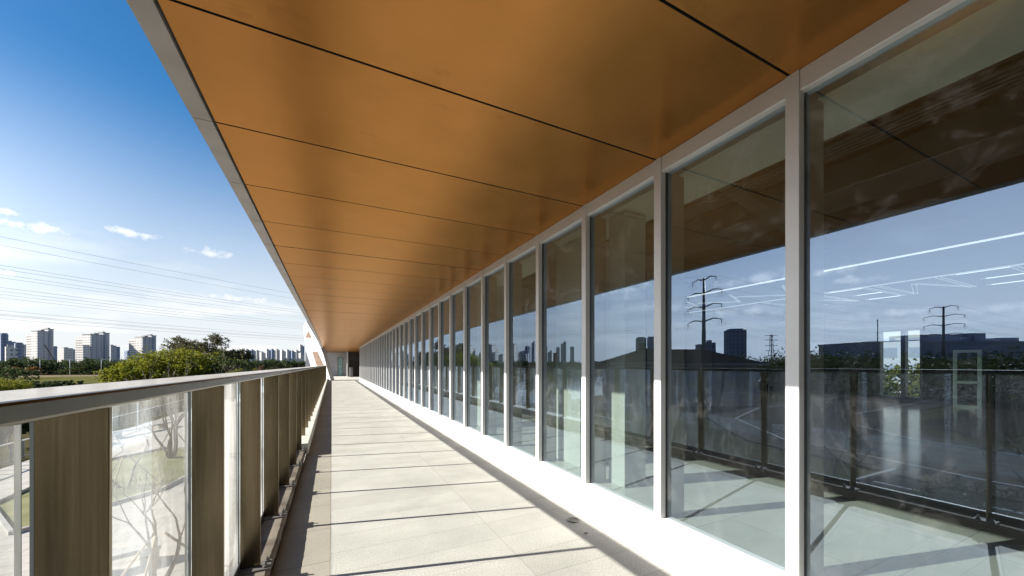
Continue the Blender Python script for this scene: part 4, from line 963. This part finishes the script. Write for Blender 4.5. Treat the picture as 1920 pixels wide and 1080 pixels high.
for lev in range(4):
    z = zt - (.2, 7.6, 13, 18.6)[lev]; off = (6.0, 8.6, 8.6, 8.6)[lev]
    for sg in (-1, 1):
        for (A, B, lb, dA, dB, sag) in ((p1, p0, 'towards the sloping wing', R(100), R(132), 3.0), (p2, p1, 'between the two pylons', R(95), R(100), 3.5), (p2 + (p2 - p1) * 1.2, p2, 'beyond the farther pylon', R(95), R(95), 4)):
            pa = A + Vector((math.cos(dA), math.sin(dA), 0)) * off * sg; pb = B + Vector((math.cos(dB), math.sin(dB), 0)) * off * sg
            L_ = empty('power_line', (pa.x, pa.y, pa.z + z), 0, label='%s power line on its %s side strung %s' % (names[lev], 'park' if sg > 0 else 'road', lb), cat='power line', group='power lines')
            for q in (0,):
                for zq in ((0,) if lev == 0 else (0, -.9)):
                    pts = [p - Vector((pa.x, pa.y, pa.z + z)) + Vector((0, q, 0)) for p in cat(pa + Vector((0, 0, z + zq)), pb + Vector((0, 0, z + zq)), sag)]
                    MB().tube(pts, .032, 4, cap=False).build('wire', 'wire_metal', L_)
# lattice mast far off
lp = gnd(1444, 414, True); lm = empty('lattice_pylon', lp, .4, label='small lattice pylon mirrored above the wood', cat='pylon')
m = MB(); hh = 40
for sx in (-1, 1):
    for sy in (-1, 1): m.tube([(sx * 4, sy * 4, 0), (sx * 1.2, sy * 1.2, hh * .6), (sx * .8, sy * .8, hh)], .35, 4)
for k in range(9):
    z0 = hh * k / 9; z1 = hh * (k + 1) / 9; w0 = 4 - 3.2 * z0 / hh; w1 = 4 - 3.2 * z1 / hh
    m.tube([(-w0, -w0, z0), (w1, -w1, z1)], .18, 3); m.tube([(w0, -w0, z0), (-w1, -w1, z1)], .18, 3)
m.build('lattice_body', 'grey_steel', lm)
for z in (22, 28, 34, 39): MB().bar((-7, 0, z), (7, 0, z), .5, .5).build('cross_arm', 'grey_steel', lm)
mp_ = gnd(1642, 180, True); tm = empty('thin_mast', mp_, 0, label='thin pole mast mirrored beside the rear window', cat='mast')
MB().tube([(0, 0, 0), (0, 0, (684 - 601) / FPX * 180 + 5.67)], [.3, .15], 6).build('pole', 'grey_steel', tm)
for z in (18, 21, 24.5, 26.6): MB().bar((-1, 0, z), (1, 0, z), .15, .15).build('cross_arm', 'grey_steel', tm)
# clipped round bush by the road, mirrored
s = empty('shrub', (-31.5 - 4.6, 5.2, GZ), 0, label='clipped round dark bush on the verge across the road', cat='shrub')
c = crown(2.2, 2.2, 1.5, 60, 40, .16, 300, shell=.3); c.v = [(x, y, z + 1.4) for x, y, z in c.v]; c.build('foliage', 'leaf_dark', s)

# clipped hedges and low bushes on the road verges, mirrored in the glass
def hedge(x, y0, y1, h, seed, label):
    rnd = random.Random(seed); t = empty('hedge', (x, (y0 + y1) / 2, GZ), 0, label=label, cat='hedge', group='clipped hedges beside the road'); m = MB(); L = y1 - y0
    for i in range(int(L * 150)):
        a = rnd.random() * math.pi; r = .62 * rnd.random() ** .3
        m.leaf((math.cos(a) * r, (rnd.random() - .5) * L, .08 + math.sin(a) * r / .62 * h * (1 + .08 * math.sin(i * .01)) * .9), .09 * rnd.uniform(.6, 1.4), rnd)
    m.build('foliage', 'leaf_dark', t)
hedge(-19.6, -14, 7, .8, 71, 'clipped dark hedge along the road kerb, mirrored low in the glass')
hedge(-33.6, -24, 9, 1.0, 72, 'taller clipped dark hedge on the far side of the road')
for i, (x, y, r) in enumerate(((-15.5, 5.2, .9), (-14.2, 1.5, .7), (-16.2, -3.5, 1.0))):
    q = empty('shrub', (x, y, GZ), i, label=('round dark bush on the forecourt lawn, nearest the plaza kerb', 'smallest round dark bush on the forecourt lawn', 'largest round dark bush on the forecourt lawn, farthest along the road')[i], cat='shrub', group='round bushes on the forecourt lawn')
    c = crown(r, r, r * .8, 40, 34, .09, 320 + i, shell=.3); c.v = [(a, b_, z + r * .8) for a, b_, z in c.v]; c.build('foliage', 'leaf_dark', q)
